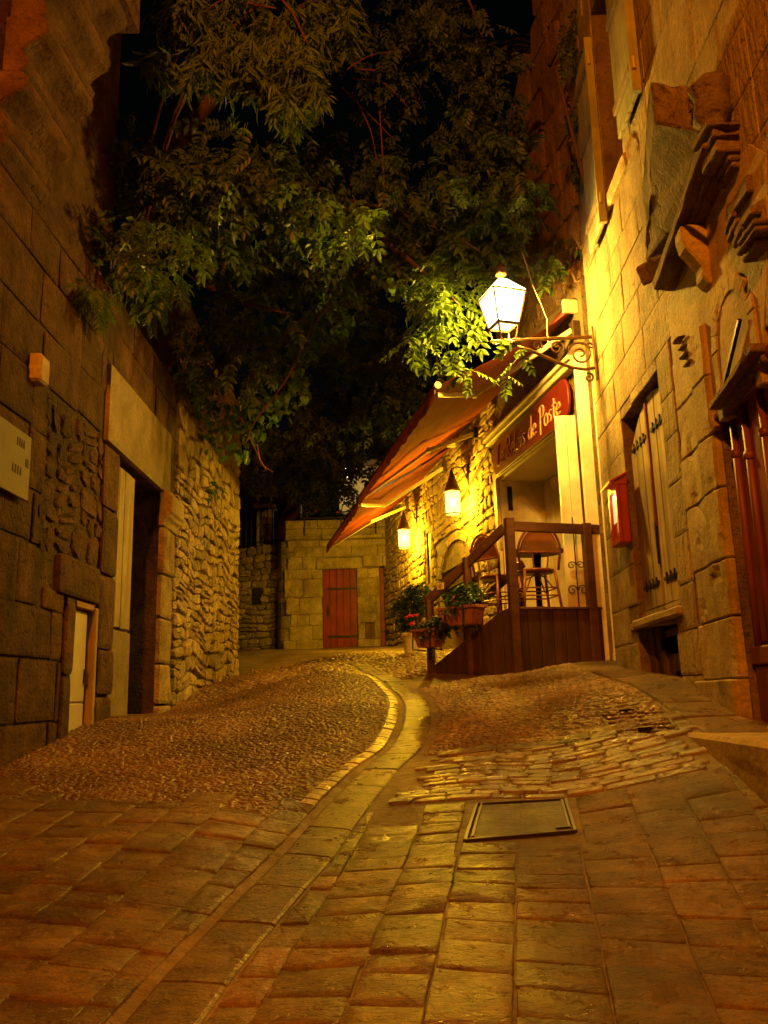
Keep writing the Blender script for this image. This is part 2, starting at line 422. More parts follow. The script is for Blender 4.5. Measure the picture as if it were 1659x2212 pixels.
class MB:
    def __init__(s): s.v = []; s.f = []
    def add(s, vs, fs):
        b = len(s.v); s.v += [Vector(x) for x in vs]; s.f += [tuple(i + b for i in f) for f in fs]; return s
    def obox(s, c, ax, ay, az):
        """box from centre and three half-extent vectors"""
        c = Vector(c); vs = []
        for k in (-1, 1):
            for j in (-1, 1):
                for i in (-1, 1): vs.append(c + ax * i + ay * j + az * k)
        return s.add(vs, [(0, 2, 3, 1), (4, 5, 7, 6), (0, 1, 5, 4), (2, 6, 7, 3), (0, 4, 6, 2), (1, 3, 7, 5)])
    def box(s, x0, x1, y0, y1, z0, z1):
        return s.obox(((x0 + x1) / 2, (y0 + y1) / 2, (z0 + z1) / 2), Vector(((x1 - x0) / 2, 0, 0)), Vector((0, (y1 - y0) / 2, 0)), Vector((0, 0, (z1 - z0) / 2)))
    def pbox(s, P, u0, u1, v0, v1, d0, d1):
        return s.obox(P.pt((u0 + u1) / 2, (v0 + v1) / 2, (d0 + d1) / 2), P.u * ((u1 - u0) / 2), P.n * ((d1 - d0) / 2), Vector((0, 0, (v1 - v0) / 2)))
    def beam(s, a, b, w, h, up=Vector((0, 0, 1))):
        a = Vector(a); b = Vector(b); d = b - a; L = d.length; d.normalize()
        sd = d.cross(up)
        if sd.length < 1e-4: sd = Vector((1, 0, 0))
        sd.normalize(); upv = sd.cross(d).normalized()
        return s.obox((a + b) / 2, d * (L / 2), sd * (w / 2), upv * (h / 2))
    def tube(s, pts, r, n=8, cap=True):
        pts = [Vector(p) for p in pts]; m_ = len(pts); rs = r if isinstance(r, (list, tuple)) else [r] * m_
        b = len(s.v); ref = None
        for i, p in enumerate(pts):
            t = (pts[min(i + 1, m_ - 1)] - pts[max(i - 1, 0)]).normalized()
            if ref is None:
                ref = t.orthogonal().normalized()
            else:
                ref = (ref - t * ref.dot(t))
                ref = ref.normalized() if ref.length > 1e-5 else t.orthogonal().normalized()
            q = t.cross(ref)
            for k in range(n):
                a = 2 * pi * k / n; s.v.append(p + (ref * cos(a) + q * sin(a)) * rs[i])
        for i in range(m_ - 1):
            for k in range(n):
                k2 = (k + 1) % n
                s.f.append((b + i * n + k, b + i * n + k2, b + (i + 1) * n + k2, b + (i + 1) * n + k))
        if cap:
            s.f.append(tuple(b + k for k in range(n))); s.f.append(tuple(b + (m_ - 1) * n + k for k in range(n)))
        return s
    def lathe(s, c, prof, n=16, cap=True):
        c = Vector(c); b = len(s.v)
        for r, z in prof:
            for k in range(n):
                a = 2 * pi * (k + .5) / n; s.v.append(c + Vector((r * cos(a), r * sin(a), z)))
        for i in range(len(prof) - 1):
            for k in range(n):
                k2 = (k + 1) % n
                s.f.append((b + i * n + k, b + i * n + k2, b + (i + 1) * n + k2, b + (i + 1) * n + k))
        if cap:
            s.f.append(tuple(b + k for k in range(n))); s.f.append(tuple(b + (len(prof) - 1) * n + k for k in range(n)))
        return s
    def extrude(s, poly, vec):
        """polygon of world points extruded by vec"""
        n = len(poly); vec = Vector(vec); b = len(s.v)
        s.v += [Vector(p) for p in poly] + [Vector(p) + vec for p in poly]
        s.f.append(tuple(b + i for i in range(n))); s.f.append(tuple(b + n + i for i in range(n)))
        for i in range(n):
            j = (i + 1) % n; s.f.append((b + i, b + j, b + n + j, b + n + i))
        return s
    def build(s, name, mat, parent=None, bevel=0, smooth=False):
        er = .008 if mat.name in ('carved_limestone', 'cornice_stone') else (.006 if mat.name in ('worn_limestone',) else 0)
        return raw(name, s.v, s.f, mat, parent, smooth, bevel, erode=er)

# ------------------------------------------------------------------ stones
def stone(name, pts, P, d0, d1, bulge, mat, parent, jit=.12, cut=.22, flat=False):
    """block standing out of plane P; pts = rectangle corners (u,v) possibly skewed; 8-sided dressed/rubble stone of 40 faces"""
    c = [Vector((p[0], p[1])) for p in pts]; n = len(c)
    out = []
    for i in range(n):
        a, b, e = c[i - 1], c[i], c[(i + 1) % n]
        k1 = cut * random.uniform(.5, 1.3); k2 = cut * random.uniform(.5, 1.3)
        l1 = min((a - b).length, .25) * .5; l2 = min((e - b).length, .25) * .5
        out.append(b + (a - b).normalized() * l1 * k1 * 2); out.append(b + (e - b).normalized() * l2 * k2 * 2)
    ctr = sum(out, Vector((0, 0))) / len(out); N = len(out)
    size = min((c[1] - c[0]).length, (c[2] - c[1]).length)
    vs = []; dd = d1 * random.uniform(.75, 1.2)
    for p in out: vs.append(P.pt(p.x, p.y, d0))
    edge = []
    for p in out:
        q = p + (ctr - p).normalized() * size * random.uniform(.0, .05); edge.append(q)
        vs.append(P.pt(q.x, q.y, dd * random.uniform(.88 if bulge < .012 else .75, 1.0)))
    ins = (.10, .18) if bulge < .012 else ((.12, .26) if flat else (.18, .34))
    jl = 1 if bulge < .012 else 4
    for q in edge:
        w = q + (ctr - q) * random.uniform(*ins)
        vs.append(P.pt(w.x, w.y, dd + bulge * random.uniform(1 - jit * jl, 1 + jit)))
    cc = ctr + Vector((random.uniform(-.1, .1), random.uniform(-.1, .1))) * size
    vs.append(P.pt(cc.x, cc.y, dd + bulge * random.uniform(1 - jit * jl * .7, 1 + jit * jl * .5)))
    fs = []
    for r in range(2):
        for i in range(N):
            j = (i + 1) % N; fs.append((r * N + i, r * N + j, (r + 1) * N + j, (r + 1) * N + i))
    for i in range(N): fs.append((2 * N + i, 2 * N + (i + 1) % N, 3 * N))
    return vs, fs

def courses(u0, u1, v0, v1, h, w, skip=(), gap=.012, wob=.0, clip=None):
    """list of stone outlines laid in courses; h, w = (lo, hi)"""
    res = []; v = v0
    while v < v1 - h[0] * .4:
        hh = random.uniform(*h)
        if v + hh > v1 - h[0] * .5: hh = v1 - v
        u = u0 - random.uniform(0, w[0]) if not clip else u0
        first = True
        while u < u1 - .02:
            ww = random.uniform(*w)
            if first: ww *= random.uniform(.5, 1); first = False
            if u + ww > u1 - w[0] * .5: ww = u1 - u
            a, b, c_, d_ = u + gap / 2, u + ww - gap / 2, v + gap / 2, v + hh - gap / 2
            ok = True
            for (su0, su1, sv0, sv1) in skip:
                if a < su1 and b > su0 and c_ < sv1 and d_ > sv0:
                    opts = [(a, min(b, su0), c_, d_), (max(a, su1), b, c_, d_), (a, b, c_, min(d_, sv0)), (a, b, max(c_, sv1), d_)]
                    opts = [o for o in opts if o[1] - o[0] > .05 and o[3] - o[2] > .04]
                    if not opts: ok = False; break
                    a, b, c_, d_ = max(opts, key=lambda o: (o[1] - o[0]) * (o[3] - o[2]))
            if ok:
                j = lambda: random.uniform(-wob, wob)
                res.append([(a + j(), c_ + j()), (b + j(), c_ + j()), (b + j(), d_ + j()), (a + j(), d_ + j())])
            u += ww
        v += hh
    return res
def warp(polys, a=.05, split=.22):
    def w(p):
        u, v = p
        return (u + .035 * sin(5.3 * v + 2.1 * u) + .02 * sin(11 * v - 3 * u), v + a * sin(2.7 * u + 1.9 * v) + a * .6 * sin(6.1 * u - 2.3 * v) + a * .35 * sin(13 * u + 4 * v))
    out = []
    for q in polys:
        hgt = q[2][1] - q[0][1]; wid = q[1][0] - q[0][0]
        if random.random() < split and hgt > .085:
            f = random.uniform(.35, .65); e = .006
            l = q[0][1] + (q[3][1] - q[0][1]) * f; r = q[1][1] + (q[2][1] - q[1][1]) * f
            out.append([q[0], q[1], (q[1][0], r - e), (q[0][0], l - e)]); out.append([(q[0][0], l + e), (q[1][0], r + e), q[2], q[3]])
        elif random.random() < split * .7 and wid > .2:
            f = random.uniform(.3, .7); x = q[0][0] + wid * f
            out.append([q[0], (x - .008, q[0][1]), (x - .008 + random.uniform(-.02, .01), q[3][1]), q[3]]); out.append([(x + .008, q[0][1]), q[1], q[2], (x + .012, q[3][1])])
        else: out.append(q)
    return [[w(p) for p in q] for q in out]
def lay(name, polys, P, d0, d1, bulge, mat, parent, cut=.2, jit=.1, limit=300, flat=False):
    """the first `limit` stones as parts, whatever is left as one stuff part"""
    rest = MB()
    for i, q in enumerate(polys):
        vs, fs = stone(name, q, P, d0, d1, bulge, mat, parent, jit, cut, flat)
        if i < limit: raw(name, vs, fs, mat, parent, smooth=bulge > .012 and not flat)
        else: rest.add(vs, fs)
    if rest.v:
        o = rest.build('far_stones', mat, parent); o['kind'] = 'stuff'
def wall_body(name, P, u0, u1, v0, v1, openings, thick, mat, parent):
    us = sorted(set([u0, u1] + [min(max(o[i], u0), u1) for o in openings for i in (0, 1)]))
    vs = sorted(set([v0, v1] + [min(max(o[i], v0), v1) for o in openings for i in (2, 3)]))
    mb = MB()
    for i in range(len(us) - 1):
        run = None
        for j in range(len(vs) - 1):
            cu = (us[i] + us[i + 1]) / 2; cv = (vs[j] + vs[j + 1]) / 2
            inside = any(o[0] < cu < o[1] and o[2] < cv < o[3] for o in openings)
            if not inside:
                if run is None: run = vs[j]
                top = vs[j + 1]
            if (inside or j == len(vs) - 2) and run is not None:
                mb.pbox(P, us[i], us[i + 1], run, top, -thick, 0); run = None
    return mb.build(name, mat, parent)

# =================================================================== STREET
street = props(bpy.data.objects.new('street', None), 'steep paved lane of flagstones, setts and pebbles climbing between stone houses', None, None, 'structure')
COL.objects.link(street); WL['street'] = Vector((0, 0, 0))
xs = np.unique(np.concatenate([np.linspace(-14, -3, 12), np.linspace(-3, 3, 161), np.linspace(3, 14, 12)]))
ys = np.unique(np.concatenate([np.linspace(-8, 1.5, 14), np.linspace(1.5, 12, 221), np.linspace(12, 24, 60), np.linspace(24, 60, 12)]))
X, Y = np.meshgrid(xs, ys); Sg = kerb_s(X, Y); Z = g(X, Y)
Vg = np.stack([X, Y, Z], -1).reshape(-1, 3)
nx = len(xs); I = np.arange(len(xs) * len(ys)).reshape(len(ys), nx)
Fg = np.stack([I[:-1, :-1], I[:-1, 1:], I[1:, 1:], I[1:, :-1]], -1).reshape(-1, 4)
gb = fast_mesh('paving_bed', Vg, Fg, M['bed'], street, origin=Vector((0, 0, 0)), smooth=True)

GA = radians(9)                                # direction in which the flagstone rows run
ga = Vector((sin(GA), cos(GA))); gs = Vector((cos(GA), -sin(GA)))
def pave(name, st, thick, mat, parent, crown=.006, cut=.16, inset=.012):
    """one paving stone: outline in (s,t) grid coordinates, laid on the slope"""
    c = [Vector(p) for p in st]; n = len(c); out = []
    for i in range(n):
        a, b, e = c[i - 1], c[i], c[(i + 1) % n]
        k = cut * random.uniform(.5, 1.4)
        out.append(b + (a - b) * min(.5, k * .5)); out.append(b + (e - b) * min(.5, k * .5))
    ctr = sum(out, Vector((0, 0))) / len(out); N = len(out)
    lift = thick + random.uniform(-.003, .004); tx, ty = random.uniform(-.014, .014), random.uniform(-.014, .014)
    ring = [out, out, [p + (ctr - p).normalized() * inset for p in out], [p + (ctr - p) * .45 for p in out], [ctr]]
    hs = [-.03, lift - .003, lift, lift + crown, lift + crown * random.uniform(.5, 1.4)]
    W = []; H = []
    for rg, h in zip(ring, hs):
        for p in rg:
            w = gs * p.x + ga * p.y; W.append((w.x, w.y)); q = p - ctr
            H.append(h + (tx * q.x + ty * q.y) + (random.uniform(-.003, .003) if h > 0 else 0))
    W = np.array(W); z = g(W[:, 0], W[:, 1]) if False else None
    # height from a local plane through the stone's own neighbourhood (cheap and smooth)
    return W, np.array(H), N
PAVE = []                                      # collected, heights evaluated in one go
def queue(name, st, thick, mat, **kw):
    W, H, N = pave(name, st, thick, mat, street, **kw); PAVE.append((name, W, H, N, mat))
def st_of(q): return Vector((gs.x * q.x + gs.y * q.y, ga.x * q.x + ga.y * q.y))
def xy_of(s, t): w = gs * s + ga * t; return w.x, w.y
# flagstones in the foreground
cover_st = [st_of(ground_hit(*p, fn=g)) for p in [(1005, 1820), (1243, 1800), (1222, 1730), (1030, 1742)]]
cs0, cs1 = min(p.x for p in cover_st), max(p.x for p in cover_st); ct0, ct1 = min(p.y for p in cover_st), max(p.y for p in cover_st)
s = -2.75; flags = []
col_w = []
def t_limit(s):                                 # far end of the flagstone field
    return 4.33 + .03 * s if s > -.75 else 4.15 - .05 * (s + .75)
while s < 1.6:
    w = random.uniform(.19, .26); t = 1.55 + random.uniform(0, .15); tl = t_limit(s) + (random.uniform(-.16, .16) if s < -.55 else 0)
    while t < tl - .06:
        h = random.uniform(.125, .195)
        if random.random() < .12: h *= 1.5
        if t + h > tl - .07: h = tl - t
        x, y = xy_of(s + w / 2, t + h / 2)
        if -2.2 < x and x < 1.86 + .035 * y and abs(x) < .47 * y + .55:
            flags.append((s, s + w, t, t + h, y))
        t += h
    s += w
gp = .0025
flags2 = []
corn = np.array([xy_of(*c) for f in flags for c in ((f[0], f[2]), (f[1], f[2]), (f[1], f[3]), (f[0], f[3]))])
ks = kerb_s(corn[:, 0], corn[:, 1]).reshape(-1, 4)
for f, k in zip(flags, ks):
    a, b, c, d, y = f
    if a < cs1 + .02 and b > cs0 - .02 and c < ct1 + .02 and d > ct0 - .02:
        # trim against the big cover
        if b - (cs1 + .03) > .05 and a > cs0: a = cs1 + .03
        elif (cs0 - .03) - a > .05 and b < cs1: b = cs0 - .03
        elif (ct0 - .03) - c > .05: d = ct0 - .03
        elif d - (ct1 + .03) > .05: c = ct1 + .03
        else: continue
    j = lambda: random.uniform(-.004, .004)
    whole = [(a + gp + j(), c + gp + j()), (b - gp + j(), c + gp + j()), (b - gp + j(), d - gp + j()), (a + gp + j(), d - gp + j())]
    if k.max() < -.015 or k.min() > .245: flags2.append((y, whole)); continue
    for lim, sgn in ((-.014, -1), (.243, 1)):    # road side, then far side of the gutter
        out = []
        for i in range(4):
            p, q = whole[i], whole[(i + 1) % 4]; kp, kq = k[i], k[(i + 1) % 4]
            ip, iq = (kp - lim) * sgn > 0, (kq - lim) * sgn > 0
            if ip: out.append(p)
            if ip != iq:
                tt = (lim - kp) / (kq - kp); out.append((p[0] + (q[0] - p[0]) * tt, p[1] + (q[1] - p[1]) * tt))
        if len(out) < 3: continue
        area = abs(sum(out[i][0] * out[(i + 1) % len(out)][1] - out[(i + 1) % len(out)][0] * out[i][1] for i in range(len(out)))) / 2
        if area > .0025: flags2.append((y, out))
flags2.sort(key=lambda q: q[0])
for y, pts in flags2: queue('flagstone', pts, .007, M['flag'], cut=.06, crown=.0015, inset=.005)
NFLAG = len(flags2)
# rows of long setts across the lane on the right
nset = 0
t = 4.36
while t < 5.18:
    h = random.uniform(.055, .08)
    s = -.9 + random.uniform(-.1, .1)
    while s < 1.35:
        w = random.uniform(.12, .28); x, y = xy_of(s + w / 2, t + h / 2)
        kk = float(kerb_s(np.array([xy_of(s, t + h / 2)[0]]), np.array([xy_of(s, t + h / 2)[1]]))[0])
        if kk > .30 and x < 1.5 + .02 * y:
            j = lambda: random.uniform(-.004, .004)
            q = .005
            queue('sett', [(s + q + j(), t + q + j()), (s + w - q + j(), t + q + j()), (s + w - q + j(), t + h - q + j()), (s + q + j(), t + h - q + j())],
                  .009 + random.uniform(-.003, .003), M['sett'], cut=.16, crown=.002, inset=.006); nset += 1
        s += w
    t += h
# border row of bigger stones above the setts, then pale strip of slabs along the right-hand wall
s = -.55
while s < 1.2:
    w = random.uniform(.22, .38)
    kk = float(kerb_s(np.array([xy_of(s, 5.28)[0]]), np.array([xy_of(s, 5.28)[1]]))[0])
    if kk > .28: queue('border_stone', [(s + .006, 5.20), (s + w - .006, 5.20), (s + w - .006, 5.34), (s + .006, 5.34)], .016, M['flag'], cut=.12, crown=.003)
    s += w
for i in range(7):
    t0_, t1_ = 4.75 + i * .42, 4.75 + (i + 1) * .42 - .012
    def wallx(t, off):                           # s coordinate at distance off from the right-hand wall
        y_ = t / cos(GA); 
        for _ in range(4):
            x_ = 1.85 + .035 * y_ - off; y_ = (t - x_ * sin(GA)) / cos(GA)
        return x_ * cos(GA) - y_ * sin(GA)
    if t0_ > 7.4: break
    queue('wall_slab', [(wallx(t0_, .36), t0_), (wallx(t0_, .03), t0_), (wallx(t1_, .03), t1_), (wallx(t1_, .36), t1_)], .018, M['flag'], cut=.06, crown=.002)
# evaluate and build all stones
allW = np.concatenate([p[1] for p in PAVE]); allZ = g(allW[:, 0], allW[:, 1]); allK = kerb_s(allW[:, 0], allW[:, 1])
# kerb-side stones take their height from their own centre's side of the step
o_ = 0; count = {}
for name, W, H, N, mat in PAVE:
    z = allZ[o_:o_ + len(W)].copy(); near = np.abs(allK[o_:o_ + len(W)]).min() < .12; o_ += len(W)
    cz = z[-1]
    slope_z = cz + (W[:, 1] - W[-1, 1]) * .165
    bad = (np.abs(z - slope_z) > .03) & near; z[bad] = slope_z[bad]  # only stones beside the kerb
    v = np.column_stack([W, z + H])
    fs = []
    for r in range(3):
        for i in range(N):
            jn = (i + 1) % N; fs.append((r * N + i, r * N + jn, (r + 1) * N + jn, (r + 1) * N + i))
    for i in range(N): fs.append((3 * N + i, 3 * N + (i + 1) % N, 4 * N))
    count[name] = count.get(name, 0) + 1
    raw(name, v, fs, mat, street, smooth=True)

# gutter channel and a band beside it added and coloured pale for the lamplit edge, both following the kerb line
def band(name, o0, o1, step, lift, mat, n_end):
    i = 0
    while i < len(KX) - n_end:
        n = step + (1 if step > 2 and random.random() < .4 else 0) + 1
        n = min(n, len(KX) - i); rows = []; P = []
        for k in range(n):
            a = i + k; dx = KX[min(a + 1, len(KX) - 1)] - KX[max(a - 1, 0)]; dy = KY[min(a + 1, len(KX) - 1)] - KY[max(a - 1, 0)]; L = hypot(dx, dy)
            nxn, nyn = dy / L, -dx / L; ex = .006 * (k == 0) - .006 * (k == n - 1)
            for f, hz in ((0, -.03), (.02, lift - .006), (.08, lift), (.5, lift + .002), (.92, lift), (.98, lift - .006), (1, -.03)):
                o2 = o0 + (o1 - o0) * f; P.append((KX[a] + nxn * o2 + dx / L * ex, KY[a] + nyn * o2 + dy / L * ex, hz))
        P = np.array(P); P[:, 2] += g(P[:, 0], P[:, 1]) + random.uniform(-.003, .003); fs = []
        for k in range(n - 1):
            for q in range(6): fs.append((k * 7 + q, k * 7 + q + 1, (k + 1) * 7 + q + 1, (k + 1) * 7 + q))
        fs.append(tuple(range(7))); e = (n - 1) * 7; fs.append(tuple(e + q for q in range(7)))
        raw(name, P, fs, mat, street, smooth=False); i += n - 1
band('gutter_stone', .022, .235, 4, .010, M['flag'], 8)
i0_ = int(np.argmin(np.abs(KY - 4.35))); KXs, KYs = KX, KY
KX, KY = KX[i0_:], KY[i0_:]
band('kerb_lamplit_band', -.10, -.018, 1, .010, M['sett_lamplit'], 6)
KX, KY = KXs, KYs

# pebbles: left carriageway, right apron and in the gaps
def pebble_field(n, xr, yr, keep, size, name, mat):
    x = RNG.uniform(*xr, n); y = RNG.uniform(*yr, n)
    k = keep(x, y); x, y = x[k], y[k]
    z = g(x, y); N = len(x)
    r = RNG.uniform(*size, N); ang = RNG.uniform(0, 2 * pi, N); el = RNG.uniform(.65, 1.3, N); hh = r * RNG.uniform(.24, .42, N)
    rings = [(1.0, -.25), (.86, .55), (.42, 1.0)]; n6 = 6
    V = []
    for rr, hz in rings:
        for k6 in range(n6):
            a = 2 * pi * k6 / n6
            jx = RNG.uniform(.82, 1.15, N)
            lx = rr * r * cos(a) * el * jx; ly = rr * r * sin(a) / el * jx
            V.append(np.stack([x + lx * np.cos(ang) - ly * np.sin(ang), y + lx * np.sin(ang) + ly * np.cos(ang), z + hh * hz + ly * .0], -1))
    V = np.stack(V, 1)                        # N, 18, 3
    f = []
    for q in range(2):
        for k6 in range(n6): f.append((q * 6 + k6, q * 6 + (k6 + 1) % 6, q * 6 + 6 + (k6 + 1) % 6, q * 6 + 6 + k6))
    f += [(12, 13, 14, 15), (12, 15, 16, 17)]
    f = np.array(f); F = (np.arange(N)[:, None, None] * 18 + f[None]).reshape(-1, 4)
    # follow the slope
    o = fast_mesh(name, V.reshape(-1, 3), F, mat, street, smooth=True); o['kind'] = 'stuff'; return o
def in_flags_left(x, y):
    t = x * sin(GA) + y * cos(GA); s_ = x * cos(GA) - y * sin(GA)
    return t < np.where(s_ > -.75, 4.33 + .03 * s_, 4.15 - .05 * (s_ + .75))
def keep_left(x, y):
    ksd = kerb_s(x, y); return (ksd < np.where(y > 4.35, -.11, -.02)) & ~in_flags_left(x + .17 * sin(GA), y + .17 * cos(GA))
def keep_right(x, y):
    ksd = kerb_s(x, y); t = x * sin(GA) + y * cos(GA)
    wall = 1.85 + .035 * y - .38
    dk = (y > 8.45)
    return (ksd > .30) & (t > 5.36) & (x < np.minimum(wall, 2.15 - .194 * (y - 8.6))) & ~dk
pebble_field(24000, (-2.25, .2), (3.7, 9.0), keep_left, (.008, .023), 'carriageway_pebbles', M['pebble_shaded'])
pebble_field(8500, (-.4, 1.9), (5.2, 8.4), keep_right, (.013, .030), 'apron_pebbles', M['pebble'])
pebble_field(6500, (-3.2, 1.4), (9.0, 14.0), lambda x, y: ((kerb_s(x, y) < -.02) | (kerb_s(x, y) > .2)) & (x < 2.05 - .194 * (y - 8.6)) & (x > -2.2), (.022, .042), 'upper_lane_pebbles', M['pebble'])

# inspection covers
def cover(pix, label, fill, parts):
    q = [ground_hit(*p, fn=g) for p in pix]; c = sum(q, Vector()) / 4
    t = thing('inspection_cover', Vector((c.x, c.y, g1(c.x, c.y))), label, 'cover')
    def P3(a, b, h):                           # bilinear in the quad
        p = (q[0] * (1 - a) + q[1] * a) * (1 - b) + (q[3] * (1 - a) + q[2] * a) * b
        return Vector((p.x, p.y, g1(p.x, p.y) + h - .006))
    for (a0, b0, a1, b1) in ((0, 0, 1, 0), (1, 0, 1, 1), (1, 1, 0, 1), (0, 1, 0, 0)):
        m_ = MB(); m_.beam(P3(a0, b0, .004), P3(a1, b1, .004), .020, .03); m_.build('frame_bar', M['steel_frame'], t, bevel=.003)
    e = .04
    for (ea, eb) in ((e, .497), (.503, 1 - e)):
      vs = [P3(ea, e, .014), P3(eb, e, .014), P3(eb, 1 - e, .014), P3(ea, 1 - e, .014)]
      raw('cover_plate', vs + [v - Vector((0, 0, .04)) for v in vs], [(0, 1, 2, 3), (7, 6, 5, 4), (0, 4, 5, 1), (1, 5, 6, 2), (2, 6, 7, 3), (3, 7, 4, 0)], fill, t)
    if parts == 'lift':
        m_ = MB(); m_.beam(P3(.83, .12, .014), P3(.95, .12, .014), .03, .012); m_.build('lifting_slot', M['black_iron'], t)
        m_ = MB(); m_.beam(P3(.955, .1, .014), P3(.955, .97, .014), .012, .012); m_.build('inner_bar', M['steel_frame'], t)
        m_ = MB(); m_.beam(P3(.06, .06, .014), P3(.06, .97, .014), .010, .012); m_.build('inner_bar', M['steel_frame'], t)
    else:
        for (a, b) in ((.45, .95), (.5, .05)):
            m_ = MB(); m_.beam(P3(a - .09, b, .022), P3(a + .09, b, .022), .05, .02); m_.build('lifting_slot', M['black_iron'], t)
        m_ = []; N = 0
        for ia in range(7):
            for ib in range(5):
                p = P3(.1 + ia * .133 + random.uniform(-.02, .02), .12 + ib * .19 + random.uniform(-.02, .02), .012)
                mb = MB(); rr = random.uniform(.024, .034)
                mb.lathe(p, [(rr, 0), (rr * .85, .010), (rr * .35, .016)], 6); mb.build('cobble', M['sett'], t, smooth=True)
    return t
cover([(1005, 1820), (1243, 1800), (1222, 1730), (1030, 1742)], 'flat rectangular steel-framed cover set among the big flagstones in the foreground', M['cover'], 'lift')
cover([(1330, 1590), (1467, 1580), (1430, 1538), (1293, 1545)], 'cobble-filled inspection cover with thin iron rim near the right-hand wall', M['bed'], 'cobble')

# level door step at the right edge
stp = thing('door_step', RW.pt(4.0, -.3, .2), 'worn level stone step below the brown panelled door at the right edge', 'step')
mb = MB(); mb.pbox(RW, 2.2, 4.86, -.75, -.225, .02, .44); mb.build('tread', M['plinth'], stp, bevel=.02)
mb = MB(); mb.pbox(RW, 4.865, 5.2, -.75, -.245, .02, .40); mb.build('end_stone', M['plinth'], stp, bevel=.03)

# =================================================================== RIGHT-HAND HOUSE
rh = thing('stone_house', RW.pt(4, -.5, -.2), 'tall ochre ashlar house front lit by the lantern on the right side of the lane', 'house')
win = (5.98, 7.15, .56, 2.32); cellar = (6.12, 7.22, -.05, .50); door_o = (3.0, 4.88, -.7, 1.80); upw = (6.30, 6.98, 4.30, 6.3)
R_OPEN = [win, cellar, door_o, upw]
wall_body('wall', RW, -2.5, 8.12, -2.2, 9.6, R_OPEN, .5, M['mortar'], rh)
skip = R_OPEN + [(4.86, 5.66, -.8, 2.21)]
polys = courses(2.6, 8.10, -.9, 8.4, (.27, .40), (.38, .85), skip, gap=.002)
polys = [p for p in polys if p[0][1] > -.75 + .1 * 0]
lay('ashlar_block', polys, RW, -.03, .010, .003, M['ashlar'], rh, cut=.02, jit=.25)
# wooden window shutters
def plank_set(name, P, u0, u1, v0, v1, d0, d1, n, mat, parent, gap=.006, vtop=None, bevel=.004):
    w = (u1 - u0) / n
    for i in range(n):
        a, b = u0 + i * w + gap / 2, u0 + (i + 1) * w - gap / 2
        dj = random.uniform(-.004, .004)
        t0 = vtop(a) if vtop else v1; t1 = vtop(b) if vtop else v1
        poly = [P.pt(a, v0 + random.uniform(0, .012), d1 + dj), P.pt(b, v0 + random.uniform(0, .012), d1 + dj), P.pt(b, t1, d1 + dj), P.pt(a, t0, d1 + dj)]
        m_ = MB(); m_.extrude(poly, P.n * -(d1 - d0)); m_.build(name, mat, parent, bevel=bevel)
arch = lambda u: 2.30 - .55 * ((u - 6.5) / .62) ** 2 * .35 - .10 * max(0, (u - 6.5) / .62)
for (a, b, nm) in ((6.0, 6.53, 'shutter'), (6.585, 7.13, 'shutter')):
    mb = MB(); mb.pbox(RW, a, b, .60, .63, -.10, -.045)
    lf = mb.build(nm, M['grey_wood'], rh)
    plank_set('plank', RW, a, b, .63, 2.3, -.085, -.05, 3, M['grey_wood'], lf, vtop=arch)
    for hv in (2.0, .82):
        mb = MB(); mb.pbox(RW, a + .04, b - .05, hv - .014, hv + .014, -.049, -.040)
        for k in range(4):
            uu = a + .1 + k * .1; mb.pbox(RW, uu, uu + .012, hv - .04, hv + .045, -.0485, -.036)
        mb.build('strap_hinge', M['black_iron'], lf)
mb = MB(); mb.pbox(RW, 6.54, 6.576, 1.25, 2.26, -.10, -.035); mb.build('cover_strip', M['brown_door'], rh)
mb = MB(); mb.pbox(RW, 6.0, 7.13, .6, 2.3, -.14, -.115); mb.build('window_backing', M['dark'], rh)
mb = MB(); mb.pbox(RW, 5.93, 7.22, .50, .57, -.30, .05); mb.build('window_sill', M['plinth'], rh, bevel=.015)
mb = MB(); mb.pbox(RW, 6.545, 6.57, .95, 1.28, -.048, -.030); mb.build('iron_latch', M['black_iron'], rh)
# cellar opening under the window with broken planks
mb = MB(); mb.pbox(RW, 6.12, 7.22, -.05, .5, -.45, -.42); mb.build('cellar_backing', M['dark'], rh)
for i, (a, b, v0_, v1_) in enumerate([(7.05, 7.2, .02, .49), (6.9, 7.04, .05, .49), (6.74, 6.89, .04, .30), (6.58, 6.72, .10, .27), (6.40, 6.52, .13, .26), (6.2, 6.32, .12, .48), (6.32, 6.4, .10, .24)]):
    mb = MB(); mb.pbox(RW, a, b, v0_, v1_, -.10 - .02 * (i % 2), -.07 - .02 * (i % 2)); mb.build('broken_plank', M['dark_plank'], rh, bevel=.006)
mb = MB(); mb.pbox(RW, 6.13, 7.21, .40, .46, -.13, -.125); mb.build('cellar_rail', M['dark_plank'], rh)
